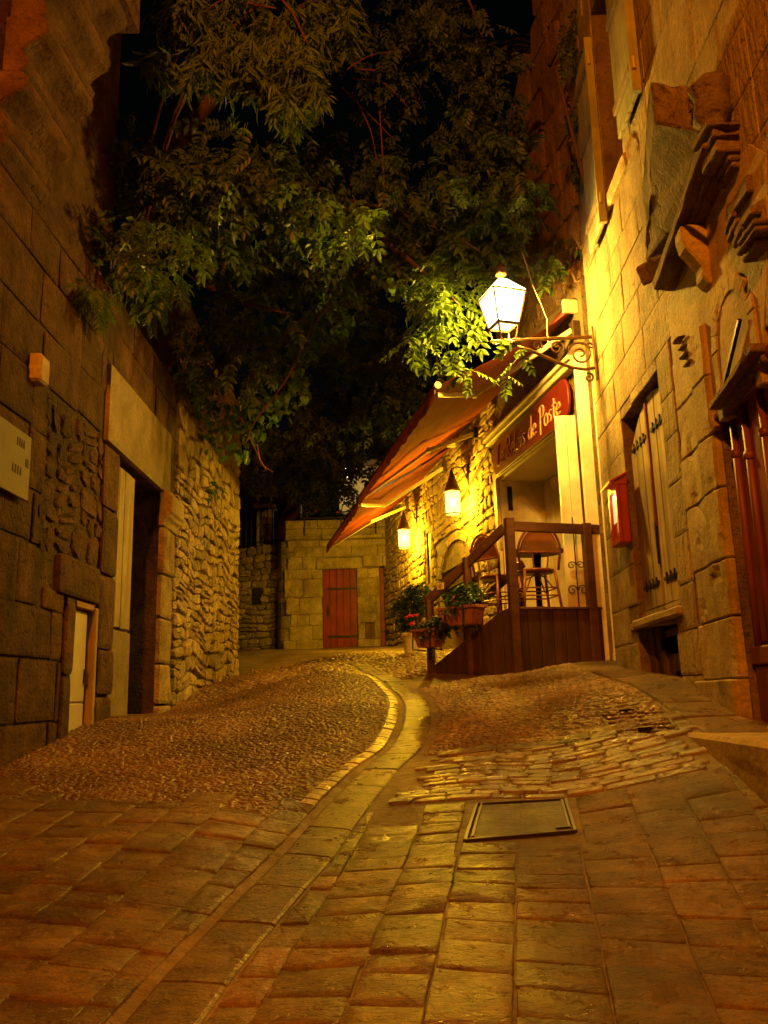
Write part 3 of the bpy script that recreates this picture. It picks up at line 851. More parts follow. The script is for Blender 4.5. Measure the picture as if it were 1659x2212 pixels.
# upper window with two plank shutters swung open
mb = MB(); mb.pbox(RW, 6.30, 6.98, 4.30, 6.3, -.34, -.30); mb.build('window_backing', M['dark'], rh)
for k in range(6):
    for uu in (6.985, 6.06):
        mb = MB(); mb.pbox(RW, uu, uu + .235, 4.25 + k * .33, 4.57 + k * .33, -.05, .018); mb.build('quoin', M['plinth'], rh, bevel=.012)
mb = MB(); mb.pbox(RW, 6.2, 7.1, 4.16, 4.295, -.3, .05); mb.build('window_sill', M['plinth'], rh, bevel=.015)
for (ua, ub, vb) in ((5.56, 6.14, 4.36), (6.86, 7.44, 4.06)):
    mb = MB(); mb.pbox(RW, ua, ua + .035, vb, vb + 1.9, .045, .115); lf = mb.build('upper_shutter', M['shutter_paint'], rh)
    n_ = 5; w_ = (ub - ua - .036) / n_
    for k in range(n_):
        mb = MB(); mb.pbox(RW, ua + .037 + k * w_, ua + .037 + (k + 1) * w_ - .004, vb, vb + 1.9, .06, .09); mb.build('plank', M['shutter_paint'], lf, bevel=.004)
    for hv in (.20, 1.0, 1.62):
        mb = MB(); mb.pbox(RW, ua + .04, ub - .02, vb + hv, vb + hv + .07, .091, .118); bt0 = mb.build('batten', M['grey_wood'], lf, bevel=.004)
    for hv in (.23, 1.65):
        mb = MB(); mb.tube([RW.pt(ua - .01, vb + hv - .05, .09), RW.pt(ua - .01, vb + hv + .05, .09)], .016, 6); mb.build('hinge', M['metal'], lf)
mb = MB(); mb.tube([RW.pt(6.0, 4.30, .02), RW.pt(6.0, 4.17, .07), RW.pt(6.0, 4.08, .06)], .012, 6); mb.build('shutter_stay', M['metal'], rh)
mb = MB(); mb.pbox(RW, 5.25, 5.33, 3.86, 3.885, .02, .09); mb.build('iron_hook', M['iron'], rh)

# ---- portal : panelled door, pilaster, hooded entablature, niche
def rwp(px, py, d): u_, v_ = RW.uv(px, py, d); return RW.pt(u_, v_, d)
mb = MB(); mb.pbox(RW, 3.0, 4.875, -.70, 1.79, -.08, -.05)
dr = mb.build('panelled_door', M['brown_door'], rh)
for k, u_ in enumerate([4.80, 4.62, 4.38, 4.14, 3.90, 3.66]):
    mb = MB(); mb.tube([RW.pt(u_, .22, -.04), RW.pt(u_, 1.56, -.04)], .024, 8); mb.build('half_round_moulding', M['brown_door'], dr, smooth=True)
    mb = MB(); mb.lathe(RW.pt(u_, 1.30 - .06 * (k % 2), -.04), [(.026, 0), (.034, .015), (.034, .035), (.026, .05)], 10); mb.build('collar', M['brown_door'], dr, smooth=True)
for u_ in (4.71, 4.50, 4.26, 4.02):
    mb = MB(); mb.pbox(RW, u_ - .05, u_ + .05, .24, 1.5, -.055, -.042); mb.build('door_panel', M['brown_door'], dr, bevel=.006)
for (va, vb, dd) in ((.12, .22, -.01), (1.57, 1.64, .0), (1.645, 1.70, .03)):
    mb = MB(); mb.pbox(RW, 3.0, 4.86, va, vb, -.055, dd); mb.build('door_rail', M['brown_door'], dr, bevel=.008)
mb = MB(); mb.pbox(RW, 3.0, 4.86, -.30, .118, -.055, -.025); mb.build('kick_board', M['brown_door'], dr, bevel=.01)
mb = MB(); mb.beam(RW.pt(4.5, -.06, -.01), RW.pt(4.3, -.02, -.01), .02, .03); mb.build('pull_bar', M['black_iron'], dr)
for (a, b, w_, h_, d_) in (((1551, 880), (1645, 748), .11, .045, .05), ((1572, 884), (1657, 768), .06, .05, .02), ((1550, 905), (1600, 840), .05, .04, .0)):
    mb = MB(); mb.beam(rwp(*a, d_), rwp(*b, d_), w_, h_); mb.build('door_cornice', M['carved'], rh, bevel=.008)
# flat pilaster of big blocks with a slightly proud centre strip
pv = [-.62, -.30, .05, .40, .74, 1.16, 1.50, 1.86, 2.20]
for i in range(len(pv) - 1):
    a, b = 4.90, 5.62
    bb = b + random.uniform(-.04, .04)
    prof = [(a, -.06), (a, .03), (a + .03, .05), (a + .26, .052), (a + .30, .035), (a + .42, .03), (bb - .05, .028), (bb, .012), (bb, -.06)]
    if i < 2: prof = [(u_ + (.05 if j > 5 else 0), d_ + .035 * (d_ > 0)) for j, (u_, d_) in enumerate(prof)]
    mb = MB(); mb.extrude([RW.pt(u_, pv[i] + .002, d_) for u_, d_ in prof], Vector((0, 0, pv[i + 1] - pv[i] - .005)))
    mb.build('pilaster_block', M['plinth'], rh, bevel=.010)
# worn carving half way up and stepped brackets above
for (px, py, w_, n_) in ((1466, 735, .03, 4),):
    for k in range(n_):
        mb = MB(); p = rwp(px + k * 7, py + k * 17, .05); mb.beam(p - RW.u * .07, p + RW.u * .05, .06 - .006 * k, w_ * .7); mb.build('worn_moulding', M['carved'], rh, bevel=.008)
def corbel(u_, v0_, h, w, d):
    prof = [(0, 0), (.03, .0), (.07, h * .15), (.06, h * .3), (.10, h * .45), (.15, h * .62), (d, h * .8), (d, h), (0, h)]
    mb = MB(); mb.extrude([RW.pt(u_ - w / 2, v0_ + b, a) for a, b in prof], RW.u * w); return mb
cu, cv = RW.uv(1515, 625, .06)
corbel(cu, cv, .40, .13, .17).build('carved_corbel', M['plinth'], rh, bevel=.012)
mb = MB(); mb.extrude([rwp(x, y, .016) for x, y in ((1442, 655), (1520, 480), (1600, 300), (1655, 330), (1658, 560), (1648, 745), (1556, 872), (1470, 880), (1450, 760))], RW.n * -.05); mb.build('portal_backing', M['plinth'], rh, bevel=.006)
# niche with round head
nu_, nv_ = RW.uv(1578, 720, .03)
for k in range(9):
    th0, th1 = pi * k / 9, pi * (k + 1) / 9; r1, r2 = .24, .33
    q = lambda r, th: RW.pt(nu_ - r * cos(th), nv_ + r * sin(th), .028)
    mb = MB(); mb.extrude([q(r1, th0), q(r2, th0), q(r2, th1), q(r1, th1)], RW.n * -.12); mb.build('voussoir', M['plinth'], rh, bevel=.005)
for u_ in (nu_ - .285, nu_ + .285):
    mb = MB(); mb.pbox(RW, u_ - .045, u_ + .045, nv_ - .42, nv_ - .003, -.05, .028); mb.build('niche_jamb', M['plinth'], rh, bevel=.008)
mb = MB(); mb.beam(rwp(1598, 690, .045), rwp(1560, 850, .045), .02, .02); mb.build('iron_cramp', M['black_iron'], rh)
# hood: broad stone soffit slab tapering to the far end, over stepped bed mouldings
hs = [rwp(1414, 266, .30), rwp(1404, 330, .25), rwp(1403, 420, .20), rwp(1395, 500, .15), rwp(1394, 592, .10), rwp(1425, 640, .0), rwp(1500, 470, -.02), rwp(1602, 296, -.02)]
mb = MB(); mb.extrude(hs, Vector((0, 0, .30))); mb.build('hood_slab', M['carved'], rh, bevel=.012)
mb = MB(); mb.beam(rwp(1386, 572, .12), rwp(1404, 612, .06), .10, .07); mb.build('hood_end_block', M['carved'], rh, bevel=.015)
for k in range(4):
    f = k / 3
    a = (1424 + 24 * f, 620 + 4 * f); b = (1530 + 44 * f, 314 + 24 * f); d_ = .13 - .09 * f
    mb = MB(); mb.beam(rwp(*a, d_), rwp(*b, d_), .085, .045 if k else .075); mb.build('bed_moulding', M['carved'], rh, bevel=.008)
mb = MB(); mb.beam(rwp(1440, 560, .15), rwp(1524, 312, .20), .04, .04); mb.build('raking_moulding', M['carved'], rh, bevel=.01)
# stepped returns of the cornice facing down the lane
for (py, x0_, hh) in ((262, 1500, .05), (285, 1518, .045), (312, 1530, .07), (338, 1566, .03), (352, 1574, .03)):
    a = rwp(1602, py - 2, .01); dd = .36 * (1602 - x0_) / 190
    mb = MB(); mb.obox(a + RW.n * dd / 2 + RW.u * .12, RW.n * (dd / 2), RW.u * .12, Vector((0, 0, hh * .5))); mb.build('cornice_return', M['carved'], rh, bevel=.008)
for (px, py, w_, h_, d_) in ((1612, 395, .20, .10, .05), (1622, 450, .16, .05, .07), (1628, 475, .16, .03, .10), (1630, 492, .16, .03, .12), (1634, 520, .14, .03, .09)):
    u_, v_ = RW.uv(px, py, d_); mb = MB(); mb.pbox(RW, u_, u_ + w_ * 1.5, v_ - h_ / 2, v_ + h_ / 2, -.02, d_); mb.build('pier_moulding', M['carved'], rh, bevel=.008)
for k in range(4):
    mb = MB(); mb.beam(rwp(1588 + k * 9, 462 + k * 12, .06), rwp(1566 + k * 10, 505 + k * 15, .06), .035, .035); mb.build('fluting', M['carved'], rh, bevel=.006)
u_, v_ = RW.uv(1545, 225, .08)
mb = MB(); mb.lathe(RW.pt(u_, v_ - .12, .10), [(.10, -.06), (.07, -.02), (.12, .04), (.10, .16), (.13, .22), (.07, .28), (.02, .31)], 7); mb.build('finial', M['carved'], rh, smooth=True)
u_, v_ = RW.uv(1500, 232, .12)
mb = MB(); mb.pbox(RW, u_ - .08, u_ + .10, v_ - .07, v_ + .08, -.02, .16); mb.build('finial_base', M['carved'], rh, bevel=.03)

# =================================================================== SHOP BUILDING
sh = thing('cafe_building', SH.pt(4, .2, -.2), 'cream-fronted cafe building with rubble side wall under the red awnings', 'building')
opn = (.42, 2.90, .3, 2.90); archw = (4.1, 6.4, .4, 2.05); slot = (6.9, 7.2, 2.0, 2.95); sdoor = (10.15, 10.95, .7, 2.62)
wall_body('wall', SH, -.12, 11.4, -.6, 4.30, [opn, archw, slot], .45, M['mortar'], sh)
polys = courses(2.95, 11.35, .2, 4.25, (.12, .21), (.16, .42), [opn, (3.98, 6.52, .2, 2.62), (6.8, 7.3, 1.9, 3.05)], gap=.014, wob=.012)
polys = warp(polys, .02, .15)
lay('rubble_stone', polys, SH, -.03, .022, .013, M['rubble'], sh, cut=.26, jit=.22, flat=True)
# painted arch over the blind opening : ring of voussoirs and a dark boarded back
mb = MB(); mb.pbox(SH, 4.1, 6.4, .4, 2.04, -.43, -.40); mb.build('arch_backing', M['dark_plank'], sh)
for k in range(11):
    th0, th1 = pi * k / 11, pi * (k + 1) / 11; c0, c1 = 5.25, 1.75
    q = lambda r, th: SH.pt(c0 - r * 1.25 * cos(th), c1 + r * .82 * sin(th), .03)
    mb = MB(); mb.extrude([q(.86, th0 + .015), q(1.04, th0 + .015), q(1.04, th1 - .015), q(.86, th1 - .015)], SH.n * -.1); mb.build('voussoir', M['rubble'], sh, bevel=.012)
pts = [SH.pt(5.25 - .86 * 1.25 * cos(pi * k / 16), 1.75 + .82 * .86 * sin(pi * k / 16), -.02) for k in range(17)]
mb = MB(); mb.extrude(pts, SH.n * -.03); mb.build('arch_panel', M['dark_plank'], sh)
mb = MB(); mb.pbox(SH, 6.9, 7.2, 2.0, 2.95, -.3, -.27); mb.build('slot_backing', M['dark'], sh)
mb = MB(); mb.pbox(SH, 6.91, 7.19, 2.0, 2.94, -.06, -.03); mb.build('slot_shutter', M['shutter_paint'], sh, bevel=.004)
# cafe opening: reveals, ceiling, boarded walls
mb = MB(); mb.pbox(SH, .42, 2.9, .3, 2.95, -.70, -.66); mb.build('inner_wall', M['cream'], sh)
plank_set('wall_board', SH, .44, 2.88, .8, 2.84, -.66, -.635, 9, M['cream'], sh, bevel=.003)
mb = MB(); mb.pbox(SH, .42, 2.9, 2.86, 2.90, -.66, -.002); mb.build('soffit', M['ceiling'], sh)
mb = MB(); mb.pbox(SH, 2.87, 2.90, .6, 2.86, -.66, -.003); mb.build('far_reveal', M['cream'], sh)
mb = MB(); mb.pbox(SH, 2.905, 3.02, .3, 2.98, -.05, .045); mb.build('door_frame', M['cream'], sh, bevel=.006)
mb = MB(); mb.pbox(SH, .40, 3.02, 2.90, 2.985, -.05, .05); mb.build('door_frame', M['cream'], sh, bevel=.006)
mb = MB(); mb.pbox(SH, .42, 2.9, .55, .78, -.66, .0); mb.build('inner_floor', M['deck_wood'], sh)
mb = MB(); mb.pbox(SH, 2.84, 2.865, 2.45, 2.78, -.16, -.10); mb.build('wall_hook', M['black_iron'], sh)
# white boarded end panels (pilaster and folded shutter) facing down the lane
def face_panel(name, x0, x1, yb, z0, z1, n, t, parent, mat):
    mb = MB(); mb.box(x0, x1, yb - t * .5, yb, z0, z1); o = mb.build(name, mat, parent, bevel=.004)
    w = (x1 - x0) / n
    for k in range(n):
        mb = MB(); mb.box(x0 + k * w + .0015, x0 + (k + 1) * w - .0015, yb - t, yb - t * .5 - .001, z0 + .01, z1 - .01); mb.build('board', mat, o, bevel=.005)
    return o
face_panel('end_pilaster', 2.05, 2.42, 8.55, .10, 3.52, 2, .06, sh, M['white_board'])
face_panel('folded_shutter', 1.83, 2.045, 8.66, .79, 2.86, 2, .05, sh, M['white_board'])
mb = MB(); mb.box(2.20, 2.43, 8.44, 8.55, .06, .36); mb.build('pilaster_base', M['white_board'], sh, bevel=.01)
mb = MB(); mb.tube([(2.30, 8.46, .42), (2.305, 8.46, 3.5)], .012, 6); mb.build('conduit', M['metal'], sh)
# projecting batten (gutter) above the sign
mb = MB(); mb.pbox(SH, .0, 3.05, 3.40, 3.47, .005, .12); mb.pbox(SH, .0, 3.05, 3.47, 3.52, .005, .16); mb.build('fascia_moulding', M['metal'], sh, bevel=.008)
mb = MB(); mb.tube([SH.pt(3.05, 3.36, .06), SH.pt(5.0, 2.9, .05)], .022, 6); mb.build('drain_pipe', M['iron'], sh)
# upper ruined storey
rough = MB()
outl = [(-.12, 4.3), (2.75, 4.3), (2.7, 5.4), (2.2, 5.9), (2.05, 6.7), (1.75, 7.0), (1.55, 7.75), (1.05, 8.15), (.88, 7.5), (.66, 7.3), (.52, 7.9), (.42, 9.4), (-.12, 9.4)]
rough.extrude([SH.pt(a, b, -.02) for a, b in outl], SH.n * -.5); rough.build('upper_wall', M['mortar'], sh)
def inside(u_, v_):
    c = False; n = len(outl)
    for i in range(n):
        (x1, y1), (x2, y2) = outl[i], outl[(i + 1) % n]
        if (y1 > v_) != (y2 > v_) and u_ < (x2 - x1) * (v_ - y1) / (y2 - y1) + x1: c = not c
    return c
polys = courses(-.1, 2.8, 4.32, 9.3, (.3, .6), (.3, .7), [], gap=.012, wob=.03)
polys = [p for p in polys if all(inside(u_ + (.04 if u_ < .5 else -.02), v_) for u_, v_ in p) or inside(sum(a for a, b in p) / 4, sum(b for a, b in p) / 4) and random.random() < .7]
lay('weathered_block', polys, SH, -.06, .03, .012, M['cliff'], sh, cut=.16, jit=.5, flat=True)
mb = MB(); mb.box(2.2, 2.75, 10.6, 10.75, 3.4, 5.2); mb.build('leaning_post', M['red_wood'], sh)

# sign with hand-lettered words
sg_p = thing('shop_sign', SH.pt(1.6, 2.9, .05), 'long dark red sign with rounded ends lettered Le Relais de Poste', 'sign')
S0, S1, V0, V1 = .20, 2.86, 2.90, 3.38
pts = []
for k in range(9):
    th = -pi / 2 + pi * k / 8; pts.append((S1 - .16 + .16 * cos(th), (V0 + V1) / 2 + (V1 - V0) / 2 * sin(th)))
for k in range(9):
    th = pi / 2 + pi * k / 8; pts.append((S0 + .16 + .16 * cos(th), (V0 + V1) / 2 + (V1 - V0) / 2 * sin(th)))
mb = MB(); mb.extrude([SH.pt(a, b, .055) for a, b in pts], SH.n * .035); mb.build('sign_board', M['sign_red'], sg_p, bevel=.006)
GL = {  # hand-drawn strokes, x to the right, y up, cap height 1
 'L': [[(.32, 1.02), (.18, .9), (.14, .5), (.12, .02)], [(.0, .06), (.12, .0), (.34, -.02), (.58, .06)]],
 'e': [[(.06, .24), (.36, .30), (.34, .46), (.2, .5), (.06, .36), (.06, .14), (.18, .0), (.4, .08)]],
 'R': [[(.14, 0), (.12, .95)], [(.0, .86), (.2, 1.0), (.46, .92), (.44, .62), (.14, .5)], [(.16, .5), (.36, .2), (.62, -.04)]],
 'l': [[(.08, 1.0), (.08, .3), (.12, .04), (.24, .02)]],
 'a': [[(.36, .42), (.2, .5), (.05, .32), (.08, .06), (.22, .02), (.36, .2)], [(.38, .5), (.36, .14), (.48, .0)]],
 'i': [[(.08, .48), (.06, .1), (.16, .0)], [(.09, .68), (.1, .73)]],
 's': [[(.32, .46), (.16, .5), (.06, .38), (.28, .2), (.24, .04), (.02, .04)]],
 'd': [[(.36, .4), (.18, .48), (.04, .26), (.14, .02), (.34, .12)], [(.40, 1.0), (.36, .4), (.38, .0)]],
 'P': [[(.16, -.22), (.18, .96)], [(.0, .84), (.22, 1.02), (.52, .9), (.46, .56), (.18, .46)]],
 'o': [[(.22, .5), (.05, .36), (.06, .1), (.22, .0), (.38, .14), (.36, .4), (.22, .5)]],
 't': [[(.16, .86), (.14, .14), (.28, .0)], [(.0, .58), (.32, .62)]],
}
adv = {'L': .58, 'e': .44, 'R': .62, 'l': .26, 'a': .50, 'i': .22, 's': .40, 'd': .50, 'P': .56, 'o': .46, 't': .36, ' ': .30}
text = 'Le Relais de Poste'
tot = sum(adv[c] for c in text); hL = .27; sx = (S1 - S0 - .42) / tot
cur = 0.0
for c in text:
    if c != ' ':
        mb = MB()
        for stq in GL[c]:
            P3 = [SH.pt(S1 - .20 - (cur + x + .08 * y) * sx, V0 + .11 + y * hL, .094) for x, y in stq]
            # smooth a little
            Q = []
            for i in range(len(P3) - 1):
                p0, p1, p2, p3 = P3[max(i - 1, 0)], P3[i], P3[i + 1], P3[min(i + 2, len(P3) - 1)]
                for k in range(4):
                    t = k / 4; Q.append(.5 * ((2 * p1) + (p2 - p0) * t + (2 * p0 - 5 * p1 + 4 * p2 - p3) * t * t + (3 * p1 - p0 - 3 * p2 + p3) * t ** 3))
            Q.append(P3[-1])
            mb.tube(Q, .010, 5)
        mb.build('letter', M['letter'], sg_p)
    cur += adv[c]

# awnings
def awning(u0, u1, vw, vf, d, label, arms, near_frame, seed):
    t = thing('awning', SH.pt((u0 + u1) / 2, vf, d * .5), label, 'awning', 'retractable awnings over the cafe')
    rnd = random.Random(seed)
    nu, nv = 60, 40; vs = []; fs = []
    for j in range(nv + 1):
        b = j / nv
        for i in range(nu + 1):
            a = i / nu; u_ = u0 + (u1 - u0) * a
            sag = -.05 * sin(pi * b) - .006 * sin(pi * b) * sin(a * 31 + 2.5 * b + seed) - .008 * sin(a * 13 + b * 3) * sin(pi * b) - .0045 * sin(b * 34 + 1.6 * sin(a * 4 + seed)) - .003 * sin(b * 61 + 2.2 * sin(a * 3))
            vs.append(SH.pt(u_, vw + (vf - vw) * b + sag, d * b + .02))
    for j in range(nv):
        for i in range(nu):
            q = j * (nu + 1) + i; fs.append((q, q + 1, q + nu + 2, q + nu + 1))
    raw('cloth', vs, fs, M['awning'], t, smooth=True)
    vs = []; fs = []                           # scalloped valance
    n = 120
    for i in range(n + 1):
        a = i / n; u_ = u0 + (u1 - u0) * a
        drop = .13 + .022 * abs(sin(a * (u1 - u0) / .32 * pi)); wv = .008 * sin(a * 60)
        vs += [SH.pt(u_, vf - .02, d + .035), SH.pt(u_, vf - .02 - drop, d + .035 + wv)]
    for i in range(n): fs.append((2 * i, 2 * i + 1, 2 * i + 3, 2 * i + 2))
    raw('valance', vs, fs, M['awning'], t, smooth=True)
    mb = MB(); mb.beam(SH.pt(u0, vf, d + .005), SH.pt(u1, vf, d + .005), .055, .05); mb.build('front_bar', M['sign_red'], t, bevel=.008)
    mb = MB(); mb.tube([SH.pt(u0 + .05, vw + .01, .08), SH.pt(u1 - .05, vw + .01, .08)], .045, 10); mb.build('roller', M['sign_red'], t, smooth=True)
    for e in (u0, u1):
        mb = MB(); mb.pbox(SH, e - .04, e + .02, vw - .06, vw + .09, .0, .17); mb.build('end_cap', M['metal'], t, bevel=.01)
        mb = MB(); mb.tube([SH.pt(e - .03, vf, d), SH.pt(e + .03, vf, d)], .036, 10); mb.build('bar_cap', M['metal'], t)
    for (uw, ue, uf) in arms:
        sh_ = SH.pt(uw, vw - .26, .08); el = SH.pt(ue, vw - (vw - vf) * .60 - .17, d * .60); fr = SH.pt(uf, vf - .05, d - .03)
        mb = MB(); mb.beam(sh_, el, .035, .06); ar = mb.build('arm', M['metal'], t, bevel=.006)
        mb = MB(); mb.beam(el, fr, .03, .05); mb.build('forearm', M['metal'], ar, bevel=.006)
        mb = MB(); mb.lathe(el - Vector((0, 0, .035)), [(.03, 0), (.03, .07)], 8); mb.build('elbow', M['metal'], ar)
        mb = MB(); mb.pbox(SH, uw - .05, uw + .05, vw - .34, vw - .16, .0, .09); mb.build('wall_bracket', M['iron'], ar, bevel=.006)
    return t
awning(0.0, 4.92, 4.06, 3.10, 1.6, 'near red awning stretched out above the shop sign', [(-.0, .78, .12), (3.7, 3.0, 4.75)], True, 1)
awning(4.96, 9.15, 4.02, 3.05, 1.6, 'far red awning above the two wall lanterns', [(5.5, 6.3, 5.1), (8.5, 7.7, 9.0)], False, 4)

# wall lanterns
def scroll(c, ax, up, r0, turns, n=26, start=0.0, grow=-1):
    out = []
    for k in range(n):
        f = k / (n - 1); a = start + f * turns * 2 * pi; r = r0 * (1 - .85 * f)
        out.append(c + ax * (r * cos(a)) + up * (r * sin(a)))
    return out
def wall_lantern(u_, v_, label):
    p = SH.pt(u_, v_, .30)
    t = thing('wall_lantern', p - Vector((0, 0, .2)), label, 'lantern', 'wall lanterns under the awning')
    mb = MB(); mb.lathe(p, [(.105, -.18), (.115, -.1), (.115, .16), (.10, .18)], 14, cap=False); mb.build('glass_shade', M['glow_yellow'], t, smooth=True)
    mb = MB(); mb.lathe(p, [(.13, .175), (.12, .20), (.07, .33), (.03, .46), (.012, .52)], 14); mb.build('conical_cap', M['iron'], t, smooth=True)
    for zz in (-.185, .165):
        ring = [p + Vector((.118 * cos(a * pi / 8), .118 * sin(a * pi / 8), zz)) for a in range(17)]
        mb = MB(); mb.tube(ring, .008, 5, cap=False); mb.build('hoop', M['iron'], t)
    top = p + Vector((0, 0, .52))
    mb = MB(); mb.tube([top, top + Vector((0, 0, .04)) - SH.n * .08, top + Vector((0, 0, .03)) - SH.n * .18, SH.pt(u_, v_ + .36, .05), SH.pt(u_, v_ + .16, .035)], .012, 6); mb.build('bracket_arm', M['iron'], t)
    mb = MB(); mb.pbox(SH, u_ - .03, u_ + .03, v_ + .1, v_ + .62, .03, .05); mb.build('back_plate', M['iron'], t, bevel=.005)
    mb = MB(); mb.lathe(p, [(.03, -.05), (.04, 0), (.03, .05)], 8); mb.build('bulb', M['bulb'], t)
    lamp_light('wall_lantern_light', p + Vector((0, 0, -.02)), 700, SODIUM, .06)
wall_lantern(*SH.uv(978, 1085, .3), 'nearer of the two glowing yellow wall lanterns under the awning')
wall_lantern(*SH.uv(873, 1163, .3), 'farther glowing yellow wall lantern, beyond the arched opening')

# big street lantern on scrolled bracket
sl = thing('street_lantern', RW.pt(7.8, 3.1, .0), 'large lit four-sided lantern on a scrolled iron bracket fixed to the right-hand wall', 'street lamp')
L = LANTERN.copy(); bt, tp = -.19, .13
def ring4(r, z, rot=pi / 4 + .32): return [L + Vector((r * cos(rot + k * pi / 2), r * sin(rot + k * pi / 2), z)) for k in range(4)]
lo, hi, ap = ring4(.155, bt), ring4(.245, tp), ring4(.06, .30)
for k in range(4):
    k2 = (k + 1) % 4
    def inset(a, f=.04):
        c = sum(a, Vector()) / 4; return [x + (c - x) * f for x in a]
    q = inset([lo[k], lo[k2], hi[k2], hi[k]])
    nrm = (q[1] - q[0]).cross(q[2] - q[0]).normalized() * .004
    raw('glass_pane', q, [(0, 1, 2, 3)], M['glow_white'], sl)
    mb = MB(); mb.beam(lo[k], hi[k], .014, .014); mb.build('corner_bar', M['iron'], sl)
    mb = MB(); mb.beam(lo[k], lo[k2], .022, .02); mb.beam(hi[k], hi[k2], .02, .016); mb.build('rim_bar', M['iron'], sl)
    q = [hi[k] + Vector((0, 0, .016)), hi[k2] + Vector((0, 0, .016)), ap[k2], ap[k]]
    mb = MB(); mb.extrude(q, Vector((0, 0, .006))); mb.build('roof_panel', M['roof_bloom'], sl)
mb = MB(); mb.lathe(L + Vector((0, 0, .36)), [(.06, 0), (.05, .03), (.075, .06), (.03, .10), (.01, .16)], 10); mb.build('finial', M['iron'], sl, smooth=True)
mb = MB(); mb.lathe(L + Vector((0, 0, -.03)), [(.02, -.10), (.05, -.04), (.055, .03), (.03, .09), (.01, .11)], 10); mb.build('bulb', M['bulb'], sl, smooth=True)
BZ = 3.36
for k in range(4):
    a = L + Vector((0, 0, BZ - L.z)); mb = MB()
    mid = (lo[k] + a) / 2 + (lo[k] - L).normalized() * .06 + Vector((0, 0, -.03))
    mb.tube([lo[k], mid, a], .009, 5); mb.build('cradle_strap', M['bracket'], sl)
wp = RW.pt(7.8, BZ, .04)
mb = MB(); mb.beam(L + Vector((-.06, 0, BZ - L.z)), Vector((wp.x, 7.8, BZ + .02)), .03, .03); mb.build('bracket_bar', M['bracket'], sl, bevel=.004)
mb = MB(); mb.beam(Vector((wp.x - .005, 7.8, BZ + .13)), Vector((wp.x + .012, 7.8, BZ - .43)), .045, .022, up=Vector((1, 0, 0))); mb.build('wall_plate', M['bracket'], sl, bevel=.004)
ax = Vector((-1, 0, 0)); up = Vector((0, 0, 1)); wx = wp.x
lowbar = [Vector((wx, 7.8, BZ - .30)), Vector((wx - .10, 7.8, BZ - .315)), Vector((wx - .24, 7.8, BZ - .29)), Vector((wx - .40, 7.8, BZ - .215)), Vector((wx - .62, 7.8, BZ - .10)), Vector((wx - .74, 7.8, BZ - .06))]
mb = MB(); mb.tube(lowbar, .016, 6); mb.build('lower_bar', M['bracket'], sl, smooth=True)
for (cx_, cz_, r_, tr_, stt, sgn) in ((.135, -.155, .128, 1.7, 0.4, 1), (.36, -.085, .075, 1.5, 2.6, -1), (.55, -.06, .05, 1.4, 2.6, -1), (.07, -.40, .05, 1.3, 1.2, 1), (.03, -.06, .045, 1.2, 2.0, 1)):
    mb = MB(); mb.tube(scroll(Vector((wx - cx_, 7.8, BZ + cz_)), ax, up * sgn, r_, tr_, 30, stt), .011, 6); mb.build('scroll', M['bracket'], sl, smooth=True)
mb = MB(); mb.tube([L + Vector((-.14, 0, BZ - L.z)), L + Vector((-.06, 0, BZ - L.z))], [.008, .02], 6); mb.build('bar_tip', M['bracket'], sl)
wr = thing('hanging_cable', at_y(1180, 700, 7.82), 'thin cable dangling down to the lantern bracket', 'cable')
mb = MB(); mb.tube([at_y(x, y, 7.82 + k * .02) for k, (x, y) in enumerate([(1185, 752), (1183, 720), (1182, 690), (1168, 655), (1150, 615), (1138, 575), (1128, 545)])], .006, 5); mb.build('cable', M['wire'], wr)

# red lit menu box
mbx = thing('menu_box', RW.pt(7.9, 1.3, .1), 'small red wall cabinet with a sloping lid and lit menu panel', 'menu box')
ub_, _v = RW.uv(1325, 1110, .13); b0, b1, dd = ub_ - .15, ub_ + .15, .13
c0 = RW.uv(1325, 1182, .13)[1]; c1 = RW.uv(1325, 1050, .13)[1]
mb = MB(); mb.pbox(RW, b0, b1, c0, c1, .03, .10); mb.build('cabinet', M['box_red'], mbx, bevel=.008)
for (a, b, e, f) in ((b0, b0 + .045, c0, c1), (b1 - .045, b1, c0, c1), (b0 + .046, b1 - .046, c0, c0 + .05), (b0 + .046, b1 - .046, c1 - .05, c1)):
    mb = MB(); mb.pbox(RW, a, b, e, f, 0.101, dd); mb.build('frame_bar', M['box_red'], mbx, bevel=.004)
mb = MB(); mb.pbox(RW, b0 + .047, b1 - .047, c0 + .20, c1 - .052, 0.101, .106); mb.build('menu_sheet', M['menu_lit'], mbx)
mb = MB(); mb.pbox(RW, b0 + .047, b1 - .047, c0 + .051, c0 + .198, 0.101, .105); mb.build('menu_footer', M['box_red'], mbx)
mb = MB(); mb.extrude([RW.pt(b0 - .03, c1 + .09, .02), RW.pt(b0 - .03, c1 + .11, .02), RW.pt(b0 - .03, c1 + .03, .185), RW.pt(b0 - .03, c1 + .005, .185)], RW.u * (b1 - b0 + .06)); mb.build('lid', M['box_red'], mbx, bevel=.004)
mb = MB(); mb.extrude([RW.pt(b0, c1 + .002, .03), RW.pt(b0, c1 + .085, .03), RW.pt(b0, c1 + .03, .125), RW.pt(b0, c1 + .002, .125)], RW.u * (b1 - b0)); mb.build('gable', M['box_red'], mbx)
lamp_light('menu_box_light', RW.pt(ub_, c1 - .08, .15), .6, (1, .8, .4), .02)

